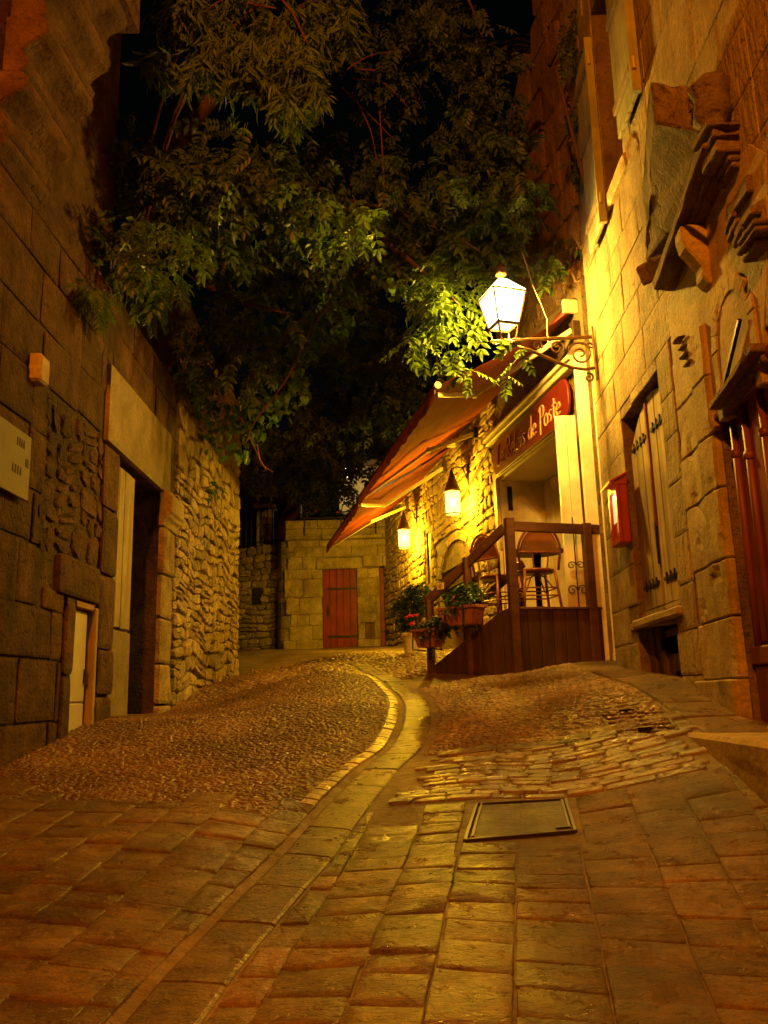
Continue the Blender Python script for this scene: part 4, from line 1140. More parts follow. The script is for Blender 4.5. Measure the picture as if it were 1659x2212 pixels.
# =================================================================== DECK
C = Vector((1.23, 8.28, 0)); R_ = Vector((2.13, 8.50, 0)); E_ = Vector((.44, 9.1, 0)); FZ = .79
dk = thing('terrace_deck', (1.5, 8.8, .2), 'raised dark brown wooden terrace with handrail and steps in front of the cafe', 'terrace')
fd = (R_ - C).normalized(); fl = (R_ - C).length; sd_ = (E_ - C).normalized(); sl_ = (E_ - C).length
inw = Vector((-sd_.y, sd_.x, 0)) * -1
if inw.x < 0: inw = -inw
nP = 7
for i in range(nP):
    a = C + fd * (fl * i / nP + .05 * (i == 0) + .003); b = C + fd * (fl * (i + 1) / nP - .003); c_ = (a + b) / 2
    z0 = g1(c_.x, c_.y) - .03
    mb = MB(); mb.obox(Vector((c_.x, c_.y, (z0 + FZ) / 2)) , (b - a) / 2, Vector((-fd.y, fd.x, 0)) * .012, Vector((0, 0, (FZ - z0) / 2))); mb.build('skirt_board', M['deck_wood'], dk, bevel=.004)
mb = MB(); mb.beam(C + fd * .05 + Vector((0, 0, FZ + .014)), R_ + Vector((0, 0, FZ + .014)), .06, .026); mb.build('deck_edge', M['rail_wood'], dk, bevel=.004)
nS = 8
for i in range(nS):
    f0, f1 = i / nS, (i + 1) / nS
    a = C + sd_ * (sl_ * f0 + .05 * (i == 0) + .003); b = C + sd_ * (sl_ * f1 - .003); c_ = (a + b) / 2
    z0 = g1(c_.x, c_.y) - .03; top = FZ - .58 * max(0, (f0 + f1) / 2 - .12) + .02
    zt0 = FZ + .02 - .60 * max(0, f0 - .1); zt1 = FZ + .02 - .60 * max(0, f1 - .1)
    nn = Vector((-sd_.y, sd_.x, 0)) * .012
    poly = [a + nn + Vector((0, 0, z0)), b + nn + Vector((0, 0, z0)), b + nn + Vector((0, 0, zt1)), a + nn + Vector((0, 0, zt0))]
    mb = MB(); mb.extrude(poly, -2 * nn); mb.build('stringer_board', M['deck_wood'], dk, bevel=.004)
mb = MB(); mb.extrude([C + Vector((.03, .03, FZ - .03)), R_ + Vector((-.02, .03, FZ - .03)), Vector((2.1, 8.72, FZ - .03)), SH.pt(1.75, FZ - .03, .01), C + inw * .55 + sd_ * -.02 + Vector((0, 0, FZ - .03))], Vector((0, 0, .03))); mb.build('deck_floor', M['deck_wood'], dk)
for i in range(4):                               # steps
    f0 = .22 + i * .19; z1 = FZ - .15 * (i + 1); a = C + sd_ * (sl_ * f0) + inw * .02; b = C + sd_ * (sl_ * (f0 + .19)) + inw * .02
    z0 = g1(a.x, a.y) - .1
    if z1 - z0 < .03: continue
    mb = MB(); mb.extrude([a + Vector((0, 0, z1 - .035)), b + Vector((0, 0, z1 - .035)), b + inw * .85 + Vector((0, 0, z1 - .035)), a + inw * .85 + Vector((0, 0, z1 - .035))], Vector((0, 0, .035))); mb.build('step', M['deck_wood'], dk, bevel=.004)
    mb = MB(); mb.extrude([a + Vector((0, 0, z1 - .036)), a + inw * .85 + Vector((0, 0, z1 - .036)), a + inw * .85 + Vector((0, 0, z1 - .16)), a + Vector((0, 0, z1 - .16))], sd_ * .015); mb.build('riser', M['deck_wood'], dk)
def post(p, z1, w=.085, name='post'):
    z0 = g1(p.x, p.y) - .04; mb = MB()
    mb.obox(Vector((p.x, p.y, (z0 + z1) / 2)), fd * (w / 2), Vector((-fd.y, fd.x, 0)) * (w / 2), Vector((0, 0, (z1 - z0) / 2))); o = mb.build(name, M['rail_wood'], dk, bevel=.006)
post(C, 1.70); post(C + fd * (fl - .10), 1.66)
RT = lambda f: 1.66 - .66 * f
post(C + sd_ * (sl_ * .50), RT(.50) + .05, .075); post(C + sd_ * (sl_ * .98), RT(.98) - .02, .075)
mb = MB(); mb.beam(C + fd * .045 + Vector((0, 0, 1.615)), C + fd * (fl - .145) + Vector((0, 0, 1.60)), .045, .10); mb.build('handrail', M['rail_wood'], dk, bevel=.006)
mb = MB(); mb.beam(C + fd * (fl - .055) + Vector((0, 0, 1.60)), C + fd * (fl + .10) + Vector((0, 0, 1.595)), .045, .10); mb.build('handrail', M['rail_wood'], dk, bevel=.006)
nn = Vector((-sd_.y, sd_.x, 0)) * .06
if nn.x > 0: nn = -nn
nn = nn * .3
mb = MB(); mb.beam(C + sd_ * .05 + Vector((0, 0, RT(.04) - .02)), C + sd_ * (sl_ * 1.03) + Vector((0, 0, RT(1.03) - .02)), .04, .10); mb.build('stair_rail', M['rail_wood'], dk, bevel=.006)
oo = inw * .80
for f in (.45, .97): post(C + oo + sd_ * (sl_ * f), RT(f), .07)
mb = MB(); mb.beam(C + oo + sd_ * (sl_ * .40) + Vector((0, 0, RT(.4) - .02)), C + oo + sd_ * (sl_ * 1.0) + Vector((0, 0, RT(1.) - .02)), .04, .09); mb.build('stair_rail', M['rail_wood'], dk, bevel=.006)

# cafe chairs (cane bistro chairs)
def chair(loc, rz, label):
    t = thing('bistro_chair', (0, 0, 0), label, 'chair', 'cane chairs on the terrace')
    def T(n, mb, mat, par=None, **k): return mb.build(n, mat, par or t, **k)
    mb = MB(); mb.lathe((0, 0, .44), [(.19, -.015), (.205, 0), (.205, .015), (.18, .022)], 16); T('seat', mb, M['rattan'], smooth=True)
    mb = MB(); hp = [Vector((.225 * cos(pi * k / 14), -.17 - .05 * sin(pi * k / 14), .63 + .27 * sin(pi * k / 14))) for k in range(15)]
    mb.tube([Vector((.20, -.15, .44))] + hp + [Vector((-.20, -.15, .44))], .014, 7); T('back_hoop', mb, M['rattan'], smooth=True)
    pts = [Vector((.205 * cos(pi * k / 14), -.17 - .045 * sin(pi * k / 14), .63 + .245 * sin(pi * k / 14))) for k in range(15)]
    mb = MB(); mb.extrude(pts, Vector((0, .008, 0))); T('woven_back', mb, M['planter_wood'])
    mb = MB(); mb.tube([Vector((-.22, -.17, .625)), Vector((0, -.21, .62)), Vector((.22, -.17, .625))], .012, 6); T('back_rail', mb, M['rattan'])
    for x in (-.07, .07):
        mb = MB(); mb.tube([Vector((x, -.18, .45)), Vector((x * 1.2, -.20, .60))], .009, 5); T('back_spindle', mb, M['rattan'])
    for sx_, sy_ in ((1, 1), (1, -1), (-1, 1), (-1, -1)):
        mb = MB(); mb.tube([Vector((sx_ * .16, sy_ * .15, .44)), Vector((sx_ * .20, sy_ * .19, .0))], .015, 7); T('leg', mb, M['rattan'], smooth=True)
    for zz in (.18, .26):
        mb = MB(); q = [Vector((sx_ * (.185 - .02 * zz), sy_ * (.175 - .02 * zz), zz)) for sx_, sy_ in ((1, 1), (1, -1), (-1, -1), (-1, 1), (1, 1))]
        for k in range(4): mb.tube([q[k], q[k + 1]], .008, 5)
        T('stretcher', mb, M['rattan'])
    mb = MB()
    for k in range(4):
        a = k * pi / 2 + pi / 4
        mb.tube([Vector((.21 * cos(a), .21 * sin(a), .24)), Vector((.10 * cos(a), .10 * sin(a), .38)), Vector((0.02, 0, .42))], .008, 5)
    T('brace', mb, M['rattan'])
    for ch in list(t.children): pass
    t.location = loc; t.rotation_euler = (0, 0, rz); WL[t.name] = Vector(loc); return t
chair((1.56, 8.86, FZ), .15, 'cane bistro chair with its round back turned to the viewer at the deck corner')
chair((1.22, 9.22, FZ), -1.0, 'cane bistro chair half hidden behind the corner post, beside the geraniums')
tb = thing('bistro_table', (1.66, 9.28, FZ), 'small round cafe table behind the front chair', 'table')
mb = MB(); mb.lathe((1.66, 9.28, FZ + .70), [(.27, 0), (.30, .01), (.30, .03), (.28, .036)], 24); mb.build('table_top', M['deck_wood'], tb)
mb = MB(); mb.lathe((1.66, 9.28, FZ), [(.035, .05), (.03, .3), (.05, .69)], 10); mb.build('column', M['black_iron'], tb, smooth=True)
for k in range(3):
    a = k * 2.09; mb = MB(); mb.tube([(1.66, 9.28, FZ + .12), (1.66 + .15 * cos(a), 9.28 + .15 * sin(a), FZ + .09), (1.66 + .26 * cos(a), 9.28 + .26 * sin(a), FZ + .012)], .014, 6); mb.build('foot', M['black_iron'], tb)
# wrought iron scrolls against the white shutter
ir = thing('iron_ornament', (1.93, 8.58, .95), 'thin wrought iron scroll leaning on the white boards behind the rail', 'ironwork')
mb = MB(); mb.tube([(1.93, 8.58, .80), (1.925, 8.58, 1.75)], .007, 5); mb.build('stem', M['iron'], ir)
for zz, r_ in ((1.25, .045), (1.0, .055)):
    for sg in (-1, 1):
        mb = MB(); mb.tube(scroll(Vector((1.93 + sg * r_, 8.58, zz)), Vector((-sg, 0, 0)), Vector((0, 0, 1)), r_, 1.3, 20, 0), .006, 5); mb.build('scroll', M['iron'], ir)

# =================================================================== LEFT-HAND HOUSE
lh = thing('stone_house', LW.pt(5, -.4, -.3), 'dark old stone house on the left with a tall doorway and carved cornice', 'house')
ldoor = (6.84, 8.16, -.4, 2.02); lsm = (5.98, 6.40, -.35, .72)
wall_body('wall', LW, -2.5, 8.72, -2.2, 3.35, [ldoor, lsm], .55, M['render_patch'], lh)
skl = [ldoor, lsm, (6.42, 8.44, 2.02, 2.72), (8.16, 8.75, -.6, 2.3), (5.35, 6.76, .75, 2.02)]
polys = courses(2.6, 6.82, -.8, 3.3, (.30, .44), (.38, .8), skl + [(5.78, 6.8, -.6, .74)], gap=.004, wob=.01)
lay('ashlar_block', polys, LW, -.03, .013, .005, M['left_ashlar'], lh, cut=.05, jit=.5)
for (a, b, c, d) in ((5.80, 5.96, .2, .72), (5.79, 5.95, -.32, .19), (6.45, 6.82, -.32, .06), (6.45, 6.82, .07, .40), (6.45, 6.82, .41, .98), (5.62, 6.44, .735, 1.0), (6.46, 6.82, .99, 1.5), (6.44, 6.82, 1.51, 2.01)):
    vs, fs = stone('jamb_stone', [(a, c), (b, c), (b, d), (a, d)], LW, -.03, .032, .008, None, None, .3, .1); raw('jamb_stone', vs, fs, M['left_ashlar'], lh)
rub = warp(courses(5.38, 6.44, 1.02, 2.0, (.10, .22), (.12, .36), [], gap=.022, wob=.03))
lay('rubble_stone', rub, LW, -.04, .007, .011, M['left_ashlar'], lh, cut=.3, jit=.8)
vs, fs = stone('lintel', [(6.44, 2.03), (8.42, 2.03), (8.42, 2.68), (6.44, 2.68)], LW, -.05, .045, .008, None, None, .2, .08); raw('lintel', vs, fs, M['slab'], lh)
polys = courses(6.44, 8.72, 2.70, 3.32, (.28, .34), (.4, .8), [], gap=.012, wob=.01)
lay('ashlar_block', polys, LW, -.03, .013, .005, M['left_ashlar'], lh, cut=.05, jit=.5)
# doorway: fixed plank leaf over stone slab, dark passage beyond it
mb = MB(); mb.pbox(LW, 6.86, 7.46, .60, 1.98, -.10, -.06); lf = mb.build('fixed_leaf', M['pale_wood'], lh)
plank_set('plank', LW, 6.87, 7.45, .61, 1.97, -.06, -.03, 4, M['pale_wood'], lf)
mb = MB(); mb.pbox(LW, 6.86, 7.47, -.3, .595, -.18, -.03); mb.build('door_slab', M['slab'], lh, bevel=.012)
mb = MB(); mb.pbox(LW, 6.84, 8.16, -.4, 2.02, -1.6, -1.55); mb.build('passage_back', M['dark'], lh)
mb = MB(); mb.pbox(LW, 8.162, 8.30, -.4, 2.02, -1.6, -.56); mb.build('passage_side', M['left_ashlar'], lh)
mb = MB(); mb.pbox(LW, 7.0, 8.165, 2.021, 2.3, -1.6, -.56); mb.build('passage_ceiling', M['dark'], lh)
mb = MB(); mb.pbox(LW, 7.49, 7.53, .0, 1.9, -.35, -.31); mb.build('iron_post', M['black_iron'], lh)
mb = MB(); mb.pbox(LW, 6.84, 8.3, -.5, -.10, -.5, .10); mb.build('threshold', M['left_ashlar'], lh, bevel=.02)
# far jamb with moulded capital
for (c, d) in ((-.45, -.02), (-.015, .36), (.365, .80), (.805, 1.22), (1.225, 1.68)):
    vs, fs = stone('jamb_stone', [(8.165, c), (8.60 + random.uniform(-.08, .08), c), (8.60 + random.uniform(-.08, .08), d), (8.165, d)], LW, -.5, .05, .01, None, None, .15, .1); raw('jamb_stone', vs, fs, M['rubble'], lh)
cap = [(0, 1.69), (.055, 1.69), (.065, 1.75), (.10, 1.78), (.10, 1.80), (.13, 1.83), (.13, 1.98), (.09, 2.04), (.05, 2.06), (0, 2.06)]
mb = MB(); mb.extrude([LW.pt(8.15, v_, d_) for d_, v_ in cap], LW.u * .50); mb.build('jamb_capital', M['plinth'], lh, bevel=.008)
# low meter-cupboard door
mb = MB(); mb.pbox(LW, 6.01, 6.33, -.30, .665, -.05, -.02); sdr = mb.build('cupboard_door', M['cream_metal_panel'], lh)
mb = MB(); mb.pbox(LW, 6.025, 6.315, .02, .65, -.02, -.008); mb.build('door_panel', M['cream_metal_panel'], sdr, bevel=.004)
mb = MB(); mb.pbox(LW, 6.025, 6.315, -.29, .005, -.02, -.008); mb.build('door_panel', M['cream_metal_panel'], sdr, bevel=.004)
mb = MB(); mb.pbox(LW, 6.29, 6.31, .15, .25, -.0075, .012); mb.build('handle', M['steel_frame'], sdr)
mb = MB(); mb.pbox(LW, 6.355, 6.405, -.3, .70, -.14, .045); mb.build('door_frame', M['pale_wood'], lh, bevel=.006)
mb = MB(); mb.pbox(LW, 5.985, 6.35, .672, .72, -.14, .03); mb.build('door_frame', M['brown_door'], lh, bevel=.006)
mb = MB(); mb.pbox(LW, 5.0, 5.14, 1.98, 2.16, .0, .09); mb.build('projecting_stone', M['plinth'], lh, bevel=.015)
# carved cornice at the upper left, running out over the lane
ca = Vector((sin(radians(2)), cos(radians(2)), 0)); cn = Vector((1, 0, 0)); zz = Vector((0, 0, 1))
ogee = [(-.5, .02), (-.04, .0), (.0, .03), (.01, .09), (-.03, .15), (.0, .20), (.05, .235), (.10, .26), (.125, .31), (.11, .37), (.06, .40), (-.5, .40)]
for k, (x_, y_, z_, l_) in enumerate([(-2.28, 4.42, 2.95, .62), (-2.20, 4.46, 3.36, .70), (-2.11, 4.5, 3.77, .76), (-2.03, 4.54, 4.18, .80), (-1.95, 4.56, 4.59, .84)]):
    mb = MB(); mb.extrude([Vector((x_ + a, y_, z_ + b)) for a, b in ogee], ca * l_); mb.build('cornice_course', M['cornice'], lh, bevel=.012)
    for q in (.33, .66):
        pass
mb = MB(); mb.box(-3.2, -1.78, 4.62, 5.6, 5.0, 7.5); mb.build('upper_wall', M['cornice'], lh)
mb = MB(); mb.box(-3.2, -2.25, 3.0, 6.6, 3.36, 7.5); mb.build('upper_wall', M['left_ashlar'], lh)
pl_ = thing('wall_plaque', LW.pt(4.85, 1.2, .03), 'small pale notice board with faint lettering on the left wall', 'plaque')
mb = MB(); mb.pbox(LW, 4.3, 5.0, 1.20, 1.60, .045, .06); mb.build('board', M['plaque'], pl_, bevel=.004)
for (u0_, u1_, v_) in ((4.80, 4.92, 1.50), (4.76, 4.9, 1.33), (4.93, 4.97, 1.40)):
    for k in range(4):
        ua = u0_ + (u1_ - u0_) * k / 4
        mb = MB(); mb.pbox(LW, ua, ua + .012, v_, v_ + .05, .0605, .063); mb.build('print_stroke', M['ink'], pl_)

# rubble wall beyond it
rw_ = thing('rubble_wall', LW.pt(10.5, .2, -.2), 'rough rubble stone wall lit yellow, ending in a tall straight corner', 'wall')
mb = MB(); mb.pbox(LW, 8.73, 12.62, -.8, 4.5, -.6, -.02); mb.build('wall_core', M['mortar'], rw_)
big = courses(8.74, 12.62, -.35, .62, (.13, .2), (.2, .42), [(8.7, 8.78, -1, 2.1)], gap=.02, wob=.018, clip=1)
sm_ = courses(8.74, 12.55, .62, 2.5, (.085, .16), (.10, .36), [], gap=.022, wob=.022, clip=1)
up_ = courses(8.74, 12.6, 2.5, 4.45, (.18, .3), (.25, .55), [], gap=.016, wob=.02, clip=1)
allp = warp(big + sm_ + up_)
random.shuffle(allp); allp.sort(key=lambda q: -(q[1][0] - q[0][0]) * (q[2][1] - q[1][1]) / q[0][0] ** 2)
lay('rubble_stone', allp, LW, -.05, .028, .0125, M['rubble'], rw_, cut=.22, jit=.3, flat=True)
# return face of that wall (seen as the corner's edge)
RET = Plane(-2.22, 12.62, 90, -1)
mb = MB(); mb.pbox(RET, -3.0, .02, -.5, 4.5, -.05, .0); mb.build('wall_core', M['mortar'], rw_)

# =================================================================== FAR TERRACE HOUSE
fh = thing('terrace_house', (-.8, 19.5, 1.1), 'low limestone building with a red plank door at the top of the lane', 'house')
fdoor = (-1.46, -.66, .9, 2.90); vent = (-.50, -.28, 1.28, 1.66); fdoor2 = (-.15, .10, .9, 2.95)
wall_body('wall', FB, -2.12, .6, .6, 3.60, [fdoor, vent, fdoor2], .5, M['mortar'], fh)
polys = courses(-2.10, .58, 1.0, 3.58, (.22, .42), (.26, .68), [fdoor, vent, fdoor2, (-1.6, -.52, 2.90, 3.16)], gap=.009, wob=.012)
lay('ashlar_block', polys, FB, -.03, .014, .007, M['far_wall'], fh, cut=.08, jit=.5)
vs, fs = stone('lintel', [(-1.58, 2.91), (-.54, 2.91), (-.54, 3.15), (-1.58, 3.15)], FB, -.03, .03, .008, None, None, .2, .1); raw('lintel', vs, fs, M['far_wall'], fh)
mb = MB(); mb.pbox(FB, -1.46, -.66, .9, 2.9, -.12, -.08); fd_ = mb.build('red_door', M['red_wood'], fh)
plank_set('plank', FB, -1.45, -.67, 1.06, 2.89, -.08, -.05, 5, M['red_wood'], fd_)
for v_ in (2.45, 1.36):
    mb = MB(); mb.pbox(FB, -1.35, -.66, v_ - .025, v_ + .025, -.049, -.035); mb.build('strap_hinge', M['black_iron'], fd_)
mb = MB(); mb.pbox(FB, -1.35, -1.31, 1.85, 2.05, -.049, -.02); mb.build('handle', M['black_iron'], fd_)
mb = MB(); mb.pbox(FB, -.50, -.28, 1.28, 1.66, -.10, -.06); mb.build('vent_cover', M['dark_plank'], fh)
mb = MB(); mb.pbox(FB, -.15, .10, .9, 2.95, -.34, -.30); fd2 = mb.build('red_side_door', M['red_wood'], fh); props(fd2, 'narrow dark red door in the shaded right corner')
plank_set('plank', FB, -.14, .09, 1.04, 2.94, -.30, -.275, 2, M['red_wood'], fd2)
mb = MB(); mb.pbox(FB, -.12, .09, 1.45, 1.49, -.274, -.26); mb.build('strap_hinge', M['black_iron'], fd2)
# rounded near corner and receding left flank
for k in range(9):
    z0, z1 = 1.0 + k * .29, 1.0 + (k + 1) * .29 - .012
    arc = [Vector((-2.10 - .45 * sin(a), 19.95 - .45 * cos(a), z0)) for a in [j * pi / 12 for j in range(7)]]
    mb = MB(); mb.extrude(arc + [Vector((-2.10, 19.95, z0))], Vector((0, 0, z1 - z0))); mb.build('corner_block', M['far_wall'], fh, bevel=.01)
FL = Plane(-2.50, 19.93, -66, -1)
mb = MB(); mb.pbox(FL, .0, 2.4, .6, 3.6, -.4, -.02); mb.build('flank_wall', M['mortar'], fh)
polys = courses(.02, 2.4, 1.1, 3.6, (.12, .2), (.2, .45), [(.5, .75, 2.2, 2.6)], gap=.02, wob=.015)
polys = warp(polys, .03)
lay('rubble_stone', polys, FL, -.05, .018, .013, M['rubble'], fh, cut=.26, jit=.2, flat=True)
mb = MB(); mb.pbox(FL, .5, .75, 2.2, 2.6, -.019, -.010); mb.build('flank_hole', M['dark'], fh)
# cornice and parapet with planter trough
for (v0_, v1_, d_) in ((3.60, 3.68, .10), (3.682, 3.86, .03), (3.862, 4.06, .05)):
    us_ = -2.3
    while us_ < .55:
        w = random.uniform(.6, .9); mb = MB(); mb.pbox(FB, us_, min(us_ + w - .01, .6), v0_, v1_ - .004, -.45, d_); mb.build('parapet_stone', M['far_wall'], fh, bevel=.012); us_ += w
mb = MB(); mb.box(-2.5, .6, 19.9, 30, 3.4, 3.62); mb.build('terrace_floor', M['dark_ground'], fh)
# iron railing, gate pillar and wheel-shaped ornament on the terrace
rl = thing('iron_railing', (-2.6, 21, 3.6), 'dark wrought iron railing along the terrace edge', 'railing')
for k in range(16):
    p = FL.pt(.1 + k * .15, 3.6, -.10); mb = MB(); mb.tube([p, p + Vector((0, 0, .95))], .014, 5); mb.build('baluster', M['black_iron'], rl)
for v_ in (3.72, 4.52):
    mb = MB(); mb.tube([FL.pt(.05, v_, -.10), FL.pt(2.45, v_, -.10)], .018, 5); mb.build('rail', M['black_iron'], rl)
fr = thing('iron_railing', (-1.0, 19.45, 4.06), 'low iron railing above the red door, in front of the planted terrace', 'railing')
for u_ in (-1.85, -1.0, -.2, .5):
    mb = MB(); mb.tube([(u_, 19.44, 3.70), (u_, 19.44, 4.10)], .018, 5); mb.build('post', M['iron'], fr)
mb = MB(); mb.tube([(-1.95, 19.43, 4.10), (.55, 19.43, 4.10)], .02, 5); mb.build('rail', M['iron'], fr)
gp_ = thing('gate_pillar', (-2.85, 21.2, 3.5), 'square stone gate pillar at the corner of the terrace', 'pillar')
for k in range(4):
    mb = MB(); mb.box(-3.12, -2.72, 20.3, 20.7, 2.9 + k * .42, 2.9 + (k + 1) * .42 - .012); mb.build('pillar_stone', M['far_wall'], gp_, bevel=.02)
mb = MB(); mb.box(-3.18, -2.66, 20.24, 20.76, 4.58, 4.68); mb.build('cap_stone', M['far_wall'], gp_, bevel=.02)
wc = at_y(742, 1085, 20.2)
wh = thing('wheel_ornament', wc - Vector((0, 0, .42)), 'round wrought iron wheel ornament silhouetted on the terrace', 'ornament')
for r_ in (.40, .24):
    mb = MB(); mb.tube([wc + Vector((r_ * cos(a * pi / 14), 0, r_ * sin(a * pi / 14))) for a in range(29)], .016, 5, cap=False); mb.build('ring', M['black_iron'], wh)
for k in range(6):
    a = k * pi / 3; mb = MB(); mb.tube([wc + Vector((.05 * cos(a), 0, .05 * sin(a))), wc + Vector((.24 * cos(a + .3), 0, .24 * sin(a + .3))), wc + Vector((.40 * cos(a + .2), 0, .40 * sin(a + .2)))], .012, 5); mb.build('spoke', M['black_iron'], wh)
mb = MB(); mb.tube([wc - Vector((0, 0, .42)), wc - Vector((0, 0, 1.0))], .02, 5); mb.build('stem', M['black_iron'], wh)
# house with a lit wall behind the terrace, and its lamp
bh = thing('background_house', (0, 30, 3), 'bright lit house wall glimpsed through branches beyond the terrace', 'house')
BH = Plane(0, 30, 90, 1)
wall_body('wall', BH, -1.6, 2.5, 2.5, 8.2, [(-1.0, -.4, 6.2, 7.1)], .4, M['far_wall'], bh)
mb = MB(); mb.pbox(BH, -1.0, -.4, 6.2, 7.1, -.2, -.16); wf = mb.build('window', M['dark'], bh)
mb = MB(); mb.pbox(BH, -.99, -.41, 6.64, 6.67, -.159, -.13); mb.pbox(BH, -.715, -.685, 6.21, 7.09, -.129, -.10); mb.build('glazing_bar', M['white_board'], wf)
mb = MB(); mb.pbox(BH, -1.75, 2.65, 8.2, 8.4, -.6, .25); mb.build('eaves', M['bark'], bh)
fl_p = at_y(750, 1022, 28.5)
flm = thing('far_lamp', fl_p - Vector((0, 0, .3)), 'tiny bright lamp shining through the leaves above the far terrace', 'lamp')
mb = MB(); mb.lathe(fl_p, [(.06, -.14), (.12, -.05), (.13, .06), (.06, .16)], 10); mb.build('globe', M['glow_far'], flm, smooth=True)
mb = MB(); mb.tube([fl_p + Vector((0, 0, .16)), fl_p + Vector((0, .4, .3)), fl_p + Vector((0, 1.3, .2))], .02, 6); mb.build('arm', M['iron'], flm)
lamp_light('far_lamp_light', fl_p + Vector((.0, -.25, -.2)), 150, (1, .72, .25), .12)
# far-left wall behind the corner
bw = thing('garden_wall', (-3.6, 22.5, 1.4), 'dim stone garden wall closing the lane beyond the rubble corner', 'wall')
BW = Plane(0, 22.6, 90, 1)
mb = MB(); mb.pbox(BW, -7, -2.9, .8, 4.0, -.4, -.02); mb.build('wall_core', M['mortar'], bw)
polys = courses(-5.2, -2.95, 1.1, 3.95, (.2, .34), (.3, .6), [], gap=.016, wob=.012)
lay('rubble_stone', polys, BW, -.05, .02, .014, M['far_wall'], bw, cut=.25, jit=.3)
bt_ = thing('stone_house', (-4.6, 26, 3.6), 'ruined house gable behind the garden wall, half hidden in foliage', 'house')
mb = MB(); mb.extrude([(-5.6, 26, 3), (-2.6, 26, 3), (-2.6, 26, 6.2), (-3.0, 26, 7.0), (-4.2, 26, 6.6), (-5.6, 26, 5.8)], Vector((0, .5, 0))); mb.build('wall', M['cliff'], bt_)

# =================================================================== PLANTS
def leaf_flat(L_, W_, fold=.18, n=3, heart=False):
    """one leaflet along +Y, returns verts, quads/tris as tris"""
    vs = [(0, 0, 0)]; fs = []
    prof = [(.18, .62), (.45, 1.0), (.75, .62)] if not heart else [(.02, .75), (.25, 1.0), (.62, .62)]
    for y, w in prof:
        vs += [(-W_ / 2 * w, L_ * y, fold * W_ * w), (0, L_ * y, 0), (W_ / 2 * w, L_ * y, fold * W_ * w)]
    vs.append((0, L_, -.08 * L_))
    fs += [(0, 2, 1), (0, 3, 2)]
    for i in range(2):
        b = 1 + i * 3
        fs += [(b, b + 1, b + 4), (b, b + 4, b + 3), (b + 1, b + 2, b + 5), (b + 1, b + 5, b + 4)]
    b = 7; fs += [(b, b + 1, 10), (b + 1, b + 2, 10)]
    return np.array(vs, float), np.array(fs)
def rotz(V, a): c, s_ = cos(a), sin(a); return np.column_stack([V[:, 0] * c - V[:, 1] * s_, V[:, 0] * s_ + V[:, 1] * c, V[:, 2]])
def rotx(V, a): c, s_ = cos(a), sin(a); return np.column_stack([V[:, 0], V[:, 1] * c - V[:, 2] * s_, V[:, 1] * s_ + V[:, 2] * c])
def join(parts):
    V = []; F = []; o = 0
    for v, f in parts: V.append(v); F.append(f + o); o += len(v)
    return np.concatenate(V), np.concatenate(F)
def stem_strip(p0, p1, w):
    p0 = np.array(p0, float); p1 = np.array(p1, float); sd = np.array([w, 0, 0]); u_ = np.array([0, 0, w])
    return np.array([p0 - sd, p0 + sd, p1, p0 + u_]), np.array([(0, 1, 2), (0, 3, 2), (1, 3, 2)])
def pinnate(nl=4, L_=.30, lf=.105, w=.046):
    parts = [stem_strip((0, 0, 0), (0, L_ * .8, -.05), .003)]
    for i in range(nl):
        y = L_ * (.22 + .56 * i / (nl - 1)); z = -.06 * (y / L_) ** 2
        for sg in (-1, 1):
            v, f = leaf_flat(lf * random.uniform(.85, 1.1), w); v = rotx(v, random.uniform(-.65, -.1)); v = rotz(v, -sg * radians(random.uniform(48, 68))); parts.append((v + np.array([0, y, z]), f))
    v, f = leaf_flat(lf * 1.1, w); v = rotx(v, -.35); parts.append((v + np.array([0, L_ * .8, -.05]), f))
    return join(parts)
def bamboo_tuft():
    parts = []
    for i in range(6):
        v, f = leaf_flat(random.uniform(.15, .22), .026, .3); v = rotx(v, random.uniform(-1.1, -.3)); v = rotz(v, random.uniform(-.9, .9)); parts.append((v + np.array([0, .02 * i, 0]), f))
    parts.append(stem_strip((0, -.05, 0), (0, .15, 0), .003)); return join(parts)
def heart_leaf():
    v, f = leaf_flat(.088, .085, .12, heart=True); v = rotx(v, -.2); return join([(v, f), stem_strip((0, -.05, .01), (0, 0, 0), .002)])
def feather():
    parts = []
    for i in range(9):
        for sg in (-1, 1):
            v, f = leaf_flat(.12 - .008 * i, .018); v = rotx(v, -.3); v = rotz(v, -sg * .7); parts.append((v + np.array([0, .03 * i, -.004 * i * i * .3]), f))
    return join(parts)
TPL = {'pinnate': [pinnate(4), pinnate(3, .25), pinnate(5, .34, .10, .042)], 'bamboo': [bamboo_tuft() for _ in range(3)], 'heart': [heart_leaf() for _ in range(2)], 'feather': [feather() for _ in range(2)],
       'small': [pinnate(3, .10, .045, .024), pinnate(2, .08, .045, .028)]}
def rand_mats(n, droop, spread=1.0):
    """random orientations: +Y turned outwards, drooping"""
    yaw = RNG.uniform(0, 2 * pi, n); pit = RNG.normal(-droop, .35, n) * spread; rol = RNG.normal(0, .45, n)
    Rz = np.zeros((n, 3, 3)); Rz[:, 0, 0] = np.cos(yaw); Rz[:, 0, 1] = -np.sin(yaw); Rz[:, 1, 0] = np.sin(yaw); Rz[:, 1, 1] = np.cos(yaw); Rz[:, 2, 2] = 1
    Rx = np.zeros((n, 3, 3)); Rx[:, 0, 0] = 1; Rx[:, 1, 1] = np.cos(pit); Rx[:, 1, 2] = -np.sin(pit); Rx[:, 2, 1] = np.sin(pit); Rx[:, 2, 2] = np.cos(pit)
    Ry = np.zeros((n, 3, 3)); Ry[:, 1, 1] = 1; Ry[:, 0, 0] = np.cos(rol); Ry[:, 0, 2] = np.sin(rol); Ry[:, 2, 0] = -np.sin(rol); Ry[:, 2, 2] = np.cos(rol)
    return Rz @ Rx @ Ry
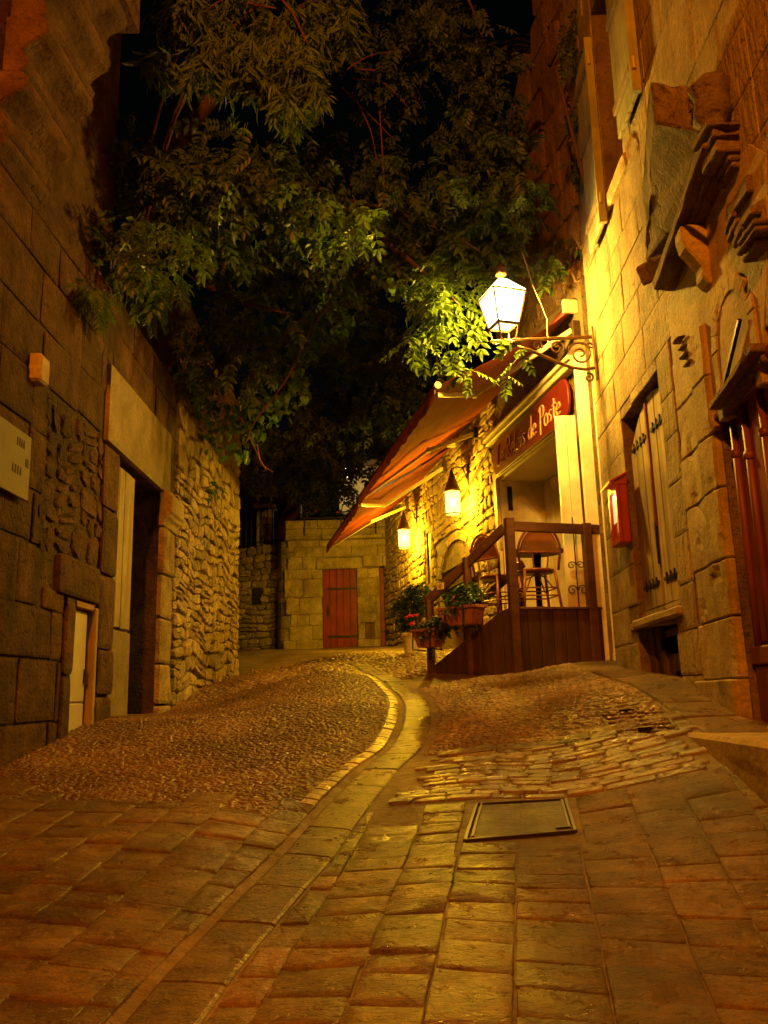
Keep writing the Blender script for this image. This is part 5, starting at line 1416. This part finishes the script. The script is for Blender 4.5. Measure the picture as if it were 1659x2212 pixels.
def foliage(parent, kind, pos, mat, droop, scale=(.8, 1.2), single=0, single_name='leaf', stuff_name='crown'):
    """the `single` leaves nearest to the viewer as parts, the others as one stuff part"""
    pos = np.asarray(pos); n = len(pos)
    order = np.argsort(pos[:, 1]); pos = pos[order]
    Rm = rand_mats(n, droop); sc = RNG.uniform(*scale, n); tpl = TPL[kind]
    key = (kind, mat.name)
    if single:
        mesh = []
        for v, f in tpl:
            me = bpy.data.meshes.new(single_name); me.from_pydata(v.tolist(), [], f.tolist()); me.materials.append(mat); mesh.append(me)
        base_w = WL[parent.name]
        for i in range(min(single, n)):
            o = bpy.data.objects.new(single_name, mesh[i % len(mesh)]); COL.objects.link(o); o.parent = parent
            o.location = Vector(pos[i]) - base_w; o.rotation_euler = Matrix(Rm[i].tolist()).to_euler(); o.scale = (sc[i],) * 3
    Vs = []; Fs = []; off = 0
    for t_i, (v, f) in enumerate(tpl):
        idx = np.arange(min(single, n), n)[t_i::len(tpl)]
        if len(idx) == 0: continue
        W = np.einsum('nij,kj->nki', Rm[idx], v) * sc[idx][:, None, None] + pos[idx][:, None, :]
        Vs.append(W.reshape(-1, 3)); Fs.append((np.arange(len(idx))[:, None, None] * len(v) + f[None]).reshape(-1, 3) + off); off += len(idx) * len(v)
    if Vs:
        o = fast_mesh(stuff_name, np.concatenate(Vs), np.concatenate(Fs), mat, parent); o['kind'] = 'stuff'
def blobs(spec):
    """spec rows: px, py, depth Y, radius across (m), radius in depth, count"""
    out = []
    for px, py, Yd, r, ry, n in spec:
        c = at_y(px, py, Yd); d = RNG.normal(0, 1, (n, 3)); d /= np.linalg.norm(d, axis=1)[:, None]; d *= RNG.uniform(.25, 1, (n, 1)) ** .6
        out.append(np.array(c) + d * np.array([r, ry, r * .75]))
    return np.concatenate(out)
def limb_to(parent, pts, r0_, r1_, mat=None, name='limb'):
    pts = [Vector(p) for p in pts]; Q = []
    for i in range(len(pts) - 1):
        p0, p1, p2, p3 = pts[max(i - 1, 0)], pts[i], pts[i + 1], pts[min(i + 2, len(pts) - 1)]
        for k in range(4):
            t = k / 4; Q.append(.5 * ((2 * p1) + (p2 - p0) * t + (2 * p0 - 5 * p1 + 4 * p2 - p3) * t * t + (3 * p1 - p0 - 3 * p2 + p3) * t ** 3))
    Q.append(pts[-1]); n = len(Q)
    mb = MB(); mb.tube(Q, [r0_ + (r1_ - r0_) * i / (n - 1) for i in range(n)], 6); return mb.build(name, mat or M['bark'], parent, smooth=True)

# garden terrace behind the left wall (carries the trees)
gt = props(bpy.data.objects.new('garden_terrace', None), 'raised garden ground behind the left wall', None, None, 'structure'); COL.objects.link(gt); WL[gt.name] = Vector((0, 0, 0))
mb = MB(); mb.box(-9, -2.85, 6.9, 12.5, -1, 3.2); mb.build('earth_bank', M['soil'], gt)

# ash tree with compound leaves arching over the lane
t1 = thing('ash_tree', (-3.1, 9.6, 3.2), 'large leafy tree arching over the lane from behind the left wall', 'tree')
limb_to(t1, [(-3.1, 9.6, 3.0), (-3.0, 9.4, 4.6), (-2.6, 9.0, 6.0), (-1.8, 8.7, 7.0)], .20, .10, name='trunk')
limb_to(t1, [(-2.8, 9.5, 5.3), (-1.6, 9.3, 5.8), (-.4, 9.0, 5.7), (.6, 8.6, 5.1), (1.1, 8.3, 4.6)], .04, .008)
limb_to(t1, [(-2.9, 9.3, 4.8), (-2.3, 8.2, 5.0), (-1.9, 7.2, 4.7), (-1.7, 6.6, 4.2)], .07, .012)
limb_to(t1, [(-1.2, 8.7, 6.1), (-.2, 8.6, 5.2), (.5, 8.2, 4.3), (.8, 7.9, 3.8)], .05, .008)
limb_to(t1, [(-1.8, 8.9, 7.6), (-.4, 9.0, 8.6), (.9, 8.6, 8.4), (1.3, 8.4, 7.2)], .05, .008)
limb_to(t1, [(-2.5, 9.0, 5.0), (-1.6, 8.4, 4.2), (-.9, 8.0, 3.8)], .05, .01)
sp1 = [(270, 300, 6.6, .35, .4, 26), (240, 560, 6.2, .35, .4, 24), (330, 360, 6.6, .45, .4, 46), (430, 410, 6.7, .45, .4, 52), (530, 400, 7.0, .5, .5, 60), (640, 440, 7.2, .45, .5, 56), (330, 540, 6.4, .4, .4, 40),
       (420, 480, 6.9, .4, .4, 40), (560, 480, 7.2, .5, .4, 40), (720, 480, 7.4, .45, .5, 44), (220, 520, 6.3, .3, .3, 22), (500, 340, 7.2, .5, .5, 40),
       (960, 70, 8.2, .45, .5, 46), (1030, 130, 8.2, .45, .5, 56), (1060, 240, 8.2, .4, .5, 54), (1000, 300, 8.2, .45, .5, 40), (1080, 330, 8.2, .4, .4, 46), (1100, 420, 8.2, .4, .4, 46), (1030, 400, 8.3, .45, .4, 46),
       (960, 420, 8.3, .5, .5, 46), (880, 470, 8.3, .5, .5, 46), (1050, 480, 8.1, .4, .4, 50), (960, 520, 8.1, .45, .4, 60), (880, 120, 8.3, .4, .5, 30), (800, 420, 8.0, .5, .5, 36), (700, 560, 8.2, .6, .5, 50), (820, 540, 8.4, .6, .5, 60),
       (520, 560, 8.4, .6, .5, 50), (600, 640, 8.6, .6, .5, 50), (450, 700, 8.6, .5, .5, 46), (520, 780, 8.8, .5, .4, 40), (420, 800, 8.7, .35, .4, 30),
       (930, 590, 8.05, .24, .25, 26), (915, 660, 8.05, .24, .25, 26), (945, 640, 7.95, .18, .25, 16), (905, 735, 8.0, .16, .2, 10), (960, 560, 8.0, .2, .2, 18), (880, 560, 8.1, .25, .25, 22), (1000, 580, 8.5, .30, .2, 22), (950, 620, 8.5, .28, .2, 20), (1005, 660, 8.45, .26, .2, 18), (945, 700, 8.5, .24, .2, 16), (990, 745, 8.4, .2, .15, 12), (915, 735, 8.5, .16, .15, 7), (1008, 800, 8.3, .10, .1, 5), (1045, 690, 8.3, .12, .1, 5),
       (800, 60, 9.0, .5, .5, 34), (820, 230, 9.2, .5, .5, 22), (760, 330, 9.0, .5, .5, 26), (840, 350, 9.2, .4, .4, 20), (700, 90, 9.0, .5, .5, 24), (900, 30, 8.8, .5, .5, 36), (640, 330, 8.6, .5, .5, 26),
       (1060, 555, 8.4, .26, .2, 14), (1120, 556, 8.2, .2, .2, 12), (1160, 560, 7.9, .14, .12, 5), (1200, 566, 7.75, .12, .1, 5), (1240, 510, 8.0, .18, .15, 5), (1118, 765, 7.75, .07, .08, 3), (1100, 735, 7.7, .07, .08, 2), (1085, 815, 7.7, .06, .08, 2)]
sp1 = [(a, b, c + (.5 if 450 < b < 570 and a > 780 else 0), d, e, int(n * 1.15) if b < 560 else n) for a, b, c, d, e, n in sp1]
foliage(t1, 'pinnate', blobs(sp1), M['leaf'], .6, (.6, 1.2), single=300, single_name='leaf')
tw = [[(760, 170), (830, 180), (880, 230)], [(750, 150), (800, 120), (860, 110)], [(740, 190), (790, 240), (850, 300)], [(770, 150), (850, 160), (900, 215)], [(760, 200), (800, 280), (815, 360)], [(820, 240), (830, 420), (815, 500)], [(590, 310), (610, 330), (650, 345)]]
for q in tw:
    limb_to(t1, [at_y(x, y, 8.4 + .05 * i) for i, (x, y) in enumerate(q)], .010, .004, M['twig'], 'twig')

# heart-leaved climber hanging in garlands
t2 = thing('climbing_vine', (-2.3, 9.0, 3.1), 'bright green heart-leaved vine trailing from the tree down over the rubble wall', 'vine')
path = [(870, 560), (800, 600), (740, 650), (700, 700), (660, 760), (630, 830), (590, 890), (550, 940), (530, 990)]
limb_to(t2, [at_y(x, y - 30, 8.6 + .05 * i) for i, (x, y) in enumerate(path)], .02, .008, M['bark'], 'stem')
sp2 = [(860, 620, 8.3, .16, .15, 26), (830, 590, 8.4, .22, .2, 40), (780, 600, 8.6, .25, .2, 44), (720, 620, 8.8, .3, .25, 60), (700, 680, 8.8, .3, .25, 80), (740, 700, 8.8, .16, .2, 34), (660, 740, 8.9, .3, .25, 80), (620, 800, 9.0, .3, .25, 76),
       (640, 850, 9.0, .2, .2, 36), (580, 880, 9.0, .28, .25, 66), (540, 930, 9.2, .2, .25, 44), (525, 980, 9.4, .1, .15, 16), (560, 720, 9.0, .3, .3, 50), (600, 650, 9.0, .3, .3, 46), (480, 900, 9.2, .3, .3, 50), (440, 850, 9.0, .3, .3, 46), (430, 930, 9.6, .25, .2, 24), (480, 970, 9.8, .2, .2, 16), (760, 540, 8.8, .3, .3, 40)]
sp2 = [(a, b, c + .2, d, e, n) for a, b, c, d, e, n in sp2]
foliage(t2, 'heart', blobs(sp2), M['ivy_leaf'], .75, (.75, 1.3), single=300, single_name='leaf', stuff_name='foliage')
for q in ([(555, 960), (565, 1000), (590, 1020)], [(520, 900), (560, 990), (575, 1015)], [(390, 830), (395, 800), (385, 850)]):
    limb_to(t2, [at_y(x, y, 9.3) for x, y in q], .008, .004, M['twig'], 'tendril')

# bamboo at the top
t3 = thing('bamboo', (-1.9, 8.6, 3.2), 'clump of drooping bamboo leaves catching orange light at the top', 'bamboo')
for q in ([(-2.9, 8.3, 3.2), (-2.2, 7.8, 5.5), (-1.5, 7.2, 6.6), (-.9, 6.9, 6.4)], [(-2.9, 8.4, 3.2), (-2.4, 8.0, 5.6), (-1.9, 7.6, 6.8), (-1.3, 7.3, 7.0)], [(-2.8, 8.3, 3.2), (-2.0, 7.6, 5.8), (-1.0, 7.0, 6.6), (-.6, 6.9, 6.0)]):
    limb_to(t3, q, .025, .008, M['twig'], 'cane')
sp3 = [(480, 120, 7.0, .35, .3, 60), (560, 130, 7.0, .35, .3, 70), (640, 160, 7.0, .3, .3, 64), (520, 40, 7.2, .4, .3, 60), (640, 60, 7.2, .35, .3, 54), (620, 230, 6.9, .14, .2, 20), (670, 200, 6.9, .15, .2, 24), (440, 150, 7.0, .18, .2, 26), (350, 130, 6.8, .14, .2, 20), (370, 30, 7.0, .2, .2, 24), (720, 40, 7.4, .3, .3, 40), (420, 20, 7.0, .2, .2, 24), (600, 180, 7.0, .2, .2, 34)]
sp3 = [(a, b, c, d, e, int(n * 1.5)) for a, b, c, d, e, n in sp3]
foliage(t3, 'bamboo', blobs(sp3), M['bamboo_leaf'], .95, (.8, 1.2), single=300, single_name='leaf_tuft', stuff_name='crown')

# dark feathery tree behind, above the far end of the lane
t4 = thing('garden_tree', (-3.3, 16.0, .7), 'dark dense tree hanging over the far end of the lane', 'tree')
limb_to(t4, [(-3.3, 16.0, .5), (-2.9, 15.8, 5.0), (-2.0, 15.3, 6.6), (-.9, 14.8, 7.2)], .2, .06, name='trunk')
for q in ([(-2.5, 15.6, 5.8), (-1.6, 14.8, 6.2), (-.9, 14.5, 5.6), (-.5, 14.4, 5.0)], [(-2.8, 15.8, 5.0), (-2.0, 15.2, 5.2), (-1.4, 15.0, 4.6)], [(-1.0, 14.8, 7.1), (-.1, 14.4, 6.9), (.4, 14.2, 6.0)]):
    limb_to(t4, q, .06, .012)
sp4 = [(760, 770, 14.4, .9, .6, 130), (820, 830, 14.2, .8, .6, 130), (720, 880, 14.6, .9, .6, 150), (800, 930, 14.4, .8, .6, 130), (680, 960, 14.8, .8, .6, 130), (600, 970, 15.0, .7, .6, 90), (630, 1020, 15.0, .5, .5, 60), (700, 1030, 14.8, .45, .4, 56), (660, 1060, 15.2, .3, .3, 20), (860, 880, 14.2, .7, .5, 90), (860, 780, 14.4, .7, .5, 90), (780, 700, 14.4, .8, .6, 90), (560, 1020, 15.4, .4, .4, 36), (752, 1046, 15.4, .22, .2, 12), (770, 1000, 15.2, .3, .2, 18), (735, 1015, 15.4, .2, .2, 9)]
foliage(t4, 'pinnate', blobs(sp4), M['dark_leaf'], .7, (.8, 1.3), single=300, single_name='leaf')
# ferns and tufts growing out of the left wall
fn = thing('wall_fern', LW.pt(6.6, 2.9, .1), 'tufts of fern and grass sprouting from the top of the left wall', 'fern')
foliage(fn, 'feather', blobs([(205, 640, 5.9, .12, .12, 12), (180, 620, 5.7, .12, .1, 8), (320, 640, 7.0, .14, .12, 16), (350, 600, 7.2, .2, .2, 20), (300, 580, 6.8, .2, .2, 18)]), M['leaf'], .5, (.8, 1.2), single=40, single_name='frond', stuff_name='fronds')
fs_ = thing('wall_fern', at_y(450, 1045, 10.4), 'single sprig of leaves jutting from the rubble wall', 'fern')
foliage(fs_, 'pinnate', blobs([(455, 1045, 10.3, .12, .1, 5)]), M['leaf'], .3, (.7, 1.0), single=5, single_name='frond')
# shrub growing by the upper shutters
us = thing('balcony_shrub', RW.pt(7.35, 4.6, .2), 'dark shrub growing against the wall beside the upper shutters', 'shrub')
limb_to(us, [RW.pt(7.5, 4.3, -.02), RW.pt(7.4, 5.2, .15), RW.pt(7.3, 6.0, .3)], .03, .01, M['bark'], 'stem')
foliage(us, 'pinnate', blobs([(1255, 70, 7.6, .22, .2, 34), (1290, 110, 7.3, .2, .2, 30), (1240, 130, 7.7, .16, .2, 18), (1250, 260, 7.8, .15, .2, 16), (1255, 360, 7.8, .14, .2, 14), (1250, 60, 7.6, .15, .2, 14)]), M['dark_leaf'], .7, (.5, .8), single=120, single_name='leaf', stuff_name='foliage')
# palm against the night sky
pm = thing('palm_tree', (2.0, 16, 8.0), 'faint dark palm crown against the black sky above the ruined wall', 'palm tree')
pc = at_y(1170, 110, 16)
limb_to(pm, [(pc.x + .1, 16, 3.0), (pc.x + .05, 16, 6), (pc.x, 16, pc.z)], .18, .12, name='trunk')
for k in range(13):
    a = k * 2 * pi / 13; q = [pc + Vector((cos(a) * r, sin(a) * r * .6, .5 * r - .55 * r * r)) for r in (0, .4, .8, 1.2)]
    fr_ = limb_to(pm, q, .02, .005, M['twig'], 'frond')
    V = []; F = []
    for j in range(12):
        f = .15 + .07 * j; r = 1.2 * f; c = pc + Vector((cos(a) * r, sin(a) * r * .6, .5 * r - .55 * r * r))
        for sg in (-1, 1):
            v, ff = leaf_flat(.32 * (1 - f * .5), .02); v = rotx(v, -.4); v = rotz(v, a - pi / 2 + sg * .7); V.append((v + np.array(c), ff))
    v, f = join(V); o = fast_mesh('frond_leaflets', v, f, M['dark_leaf'], fr_)

# potted plants by the steps
def scatter(c, r, n, flat=.8):
    d = RNG.normal(0, 1, (n, 3)); d /= np.linalg.norm(d, axis=1)[:, None]; d *= RNG.uniform(.2, 1, (n, 1)) ** .5
    return np.array(c) + d * np.array([r, r, r * flat])
def flowers(parent, pts):
    for p in pts:
        mb = MB()
        for k in range(7):
            q = Vector(p) + Vector((random.uniform(-.03, .03), random.uniform(-.03, .03), random.uniform(-.02, .02)))
            mb.lathe(q, [(.006, -.008), (.02, 0), (.012, .012)], 5)
        mb.build('flower_head', M['flower'], parent)
sb_p = ground_hit(893, 1413, g); sb_p = Vector((sb_p.x - .02, sb_p.y, g1(sb_p.x - .02, sb_p.y)))
pt_ = thing('flower_pot', sb_p, 'plain cream flower pot at the foot of the dark bush', 'flower pot')
k_ = sb_p.y / 11.6
mb = MB(); mb.lathe(sb_p, [(.095, 0), (.10, .02), (.125, .24), (.14, .25), (.14, .29), (.12, .29), (.115, .25)], 18); mb.build('pot', M['pot_white'], pt_, smooth=True)
mb = MB(); mb.lathe(sb_p, [(.11, .25), (.01, .262)], 12); mb.build('earth', M['soil'], pt_)
bs = thing('dark_bush', sb_p + Vector((0, .05, .27)), 'dense dark bush with red flowers growing from the cream pot', 'bush')
for k in range(5):
    limb_to(bs, [sb_p + Vector((0, 0, .25)), sb_p + Vector((random.uniform(-.15, .15), random.uniform(-.1, .1), .55)), sb_p + Vector((random.uniform(-.3, .3), random.uniform(-.1, .2), .95))], .012, .005, name='stem')
foliage(bs, 'small', np.concatenate([scatter(at_y(890, 1305, sb_p.y + .1), .26, 360), scatter(at_y(878, 1340, sb_p.y), .15, 110), scatter(at_y(902, 1280, sb_p.y + .2), .20, 170)]), M['shrub_leaf'], .3, (.7, 1.2), single=200, single_name='leaf', stuff_name='foliage')
flowers(bs, [at_y(x_, y_, sb_p.y - .3) for x_, y_ in ((888, 1331), (898, 1330), (880, 1333), (889, 1350), (890, 1346))])
def planter(c, L_, ang, label):
    t = thing('planter_box', c, label, 'planter', 'wooden planter boxes beside the steps')
    axv = Vector((cos(ang), sin(ang), 0)); ayv = Vector((-sin(ang), cos(ang), 0)); zv = Vector((0, 0, 1))
    def P(x, y, z): return c + axv * x + ayv * y + zv * z
    h = .17; t0_, b0_ = (L_ / 2, .10), (L_ / 2 - .05, .065)
    sides = [((-1, -1), (1, -1)), ((1, -1), (1, 1)), ((1, 1), (-1, 1)), ((-1, 1), (-1, -1))]
    for (s0, s1) in sides:
        n = 4 if s0[1] == s1[1] else 2
        for k in range(n):
            f0, f1 = k / n + .01, (k + 1) / n - .01
            lerp = lambda d, f: (s0[0] * d[0] * (1 - f) + s1[0] * d[0] * f, s0[1] * d[1] * (1 - f) + s1[1] * d[1] * f)
            a, b = lerp(b0_, f0), lerp(b0_, f1); e, d = lerp(t0_, f1), lerp(t0_, f0)
            q = [P(a[0], a[1], 0), P(b[0], b[1], 0), P(e[0], e[1], h), P(d[0], d[1], h)]
            nr = (q[1] - q[0]).cross(q[2] - q[0]).normalized() * .008
            mb = MB(); mb.extrude(q, -nr); mb.build('slat', M['planter_wood'], t)
        a = (s0[0] * (t0_[0] + .008), s0[1] * (t0_[1] + .008)); b = (s1[0] * (t0_[0] + .008), s1[1] * (t0_[1] + .008))
        mb = MB(); mb.beam(P(a[0], a[1], h), P(b[0], b[1], h), .02, .028); mb.build('rim', M['planter_wood'], t, bevel=.003)
    mb = MB(); mb.extrude([P(-b0_[0], -b0_[1], .005), P(b0_[0], -b0_[1], .005), P(b0_[0], b0_[1], .005), P(-b0_[0], b0_[1], .005)], zv * .01); mb.build('base_board', M['planter_wood'], t)
    mb = MB(); mb.extrude([P(-t0_[0] + .02, -t0_[1] + .015, h - .03), P(t0_[0] - .02, -t0_[1] + .015, h - .03), P(t0_[0] - .02, t0_[1] - .015, h - .03), P(-t0_[0] + .02, t0_[1] - .015, h - .03)], zv * .008); mb.build('earth', M['soil'], t)
    for x in (-.12, .12):
        mb = MB(); mb.tube([P(x, .12, h), P(x, .13, -.02), P(x, -.06, -.03)], .008, 5); mb.build('hanger', M['black_iron'], t)
    return t
sang = atan2(sd_.y, sd_.x)
outv = -inw
p1 = C + sd_ * (sl_ * .46) + outv * .16; p1.z = at_y(1022, 1350, p1.y).z
p2 = C + sd_ * (sl_ * .86) + outv * .16; p2.z = at_y(932, 1398, p2.y).z
planter(p1, .46, sang, 'orange-brown slatted planter box hung halfway up the steps')
planter(p2, .32, sang, 'orange-brown slatted planter box hung at the foot of the steps')
g1_ = thing('geranium', p1 + Vector((0, 0, .15)), 'green geranium with one red bloom in the upper planter box', 'plant')
foliage(g1_, 'small', np.concatenate([scatter(p1 + Vector((0, 0, .25)), .16, 120), scatter(p1 + sd_ * -.1 + Vector((0, 0, .35)), .12, 60)]), M['geranium_leaf'], .3, (.8, 1.3), single=120, single_name='leaf', stuff_name='foliage')
for k in range(4): limb_to(g1_, [p1 + Vector((0, 0, .14)), p1 + sd_ * random.uniform(-.15, .15) + Vector((0, 0, .32))], .006, .003, M['bark'], 'stem')
flowers(g1_, [p1 + outv * .12 + Vector((.03, 0, .27)), p1 + outv * .12 + Vector((.05, 0, .24)), p1 + outv * .1 + Vector((.06, 0, .29))])
g2_ = thing('trailing_plant', p2 + Vector((0, 0, .15)), 'dark trailing plant filling the lower planter box', 'plant')
foliage(g2_, 'small', np.concatenate([scatter(p2 + Vector((0, 0, .20)), .10, 60), scatter(p2 + sd_ * -.18 + Vector((0, 0, .24)), .12, 60)]), M['shrub_leaf'], .3, (.8, 1.3), single=120, single_name='leaf', stuff_name='foliage')
for k in range(3): limb_to(g2_, [p2 + Vector((0, 0, .14)), p2 + sd_ * random.uniform(-.15, .15) + Vector((0, 0, .3))], .006, .003, M['bark'], 'stem')
# little card hanging from the stair rail
cp = C + sd_ * (sl_ * .80) + outv * .04; cp.z = at_y(958, 1266, cp.y).z
cd = thing('price_card', cp, 'little white card hanging by a string from the stair rail', 'card')
mb = MB(); mb.obox(cp, sd_ * .048 - Vector((0, 0, 0)), outv * .003, Vector((0, 0, .035))); mb.build('card', M['paper'], cd)
for k in range(3):
    mb = MB(); mb.obox(cp + outv * .004 + Vector((0, 0, .012 - .012 * k)), sd_ * (.02 - .004 * k), outv * .001, Vector((0, 0, .002))); mb.build('print_line', M['ink'], cd)
rail_pt = C + sd_ * (sl_ * .72); rail_pt.z = RT(.72) - .06
mb = MB(); mb.tube([cp + Vector((0, 0, .035)), cp + (rail_pt - cp) * .5, rail_pt], .003, 4); mb.build('string', M['wire'], cd)
# terrace planting far away
tpn = thing('terrace_plant', (-1.0, 19.9, 4.06), 'row of low plants with a few red blooms along the far parapet', 'plants')
foliage(tpn, 'small', np.concatenate([scatter((x, 19.85, 4.15 + random.uniform(0, .15)), .26, 40, .6) for x in np.linspace(-1.9, .4, 9)]), M['shrub_leaf'], .2, (1.3, 2.2), single=0, stuff_name='foliage')
flowers(tpn, [(-1.6, 19.6, 4.3), (-1.1, 19.6, 4.25), (-.6, 19.6, 4.3)])
print('flagstones', NFLAG, 'setts', nset, 'objects', len(bpy.data.objects))
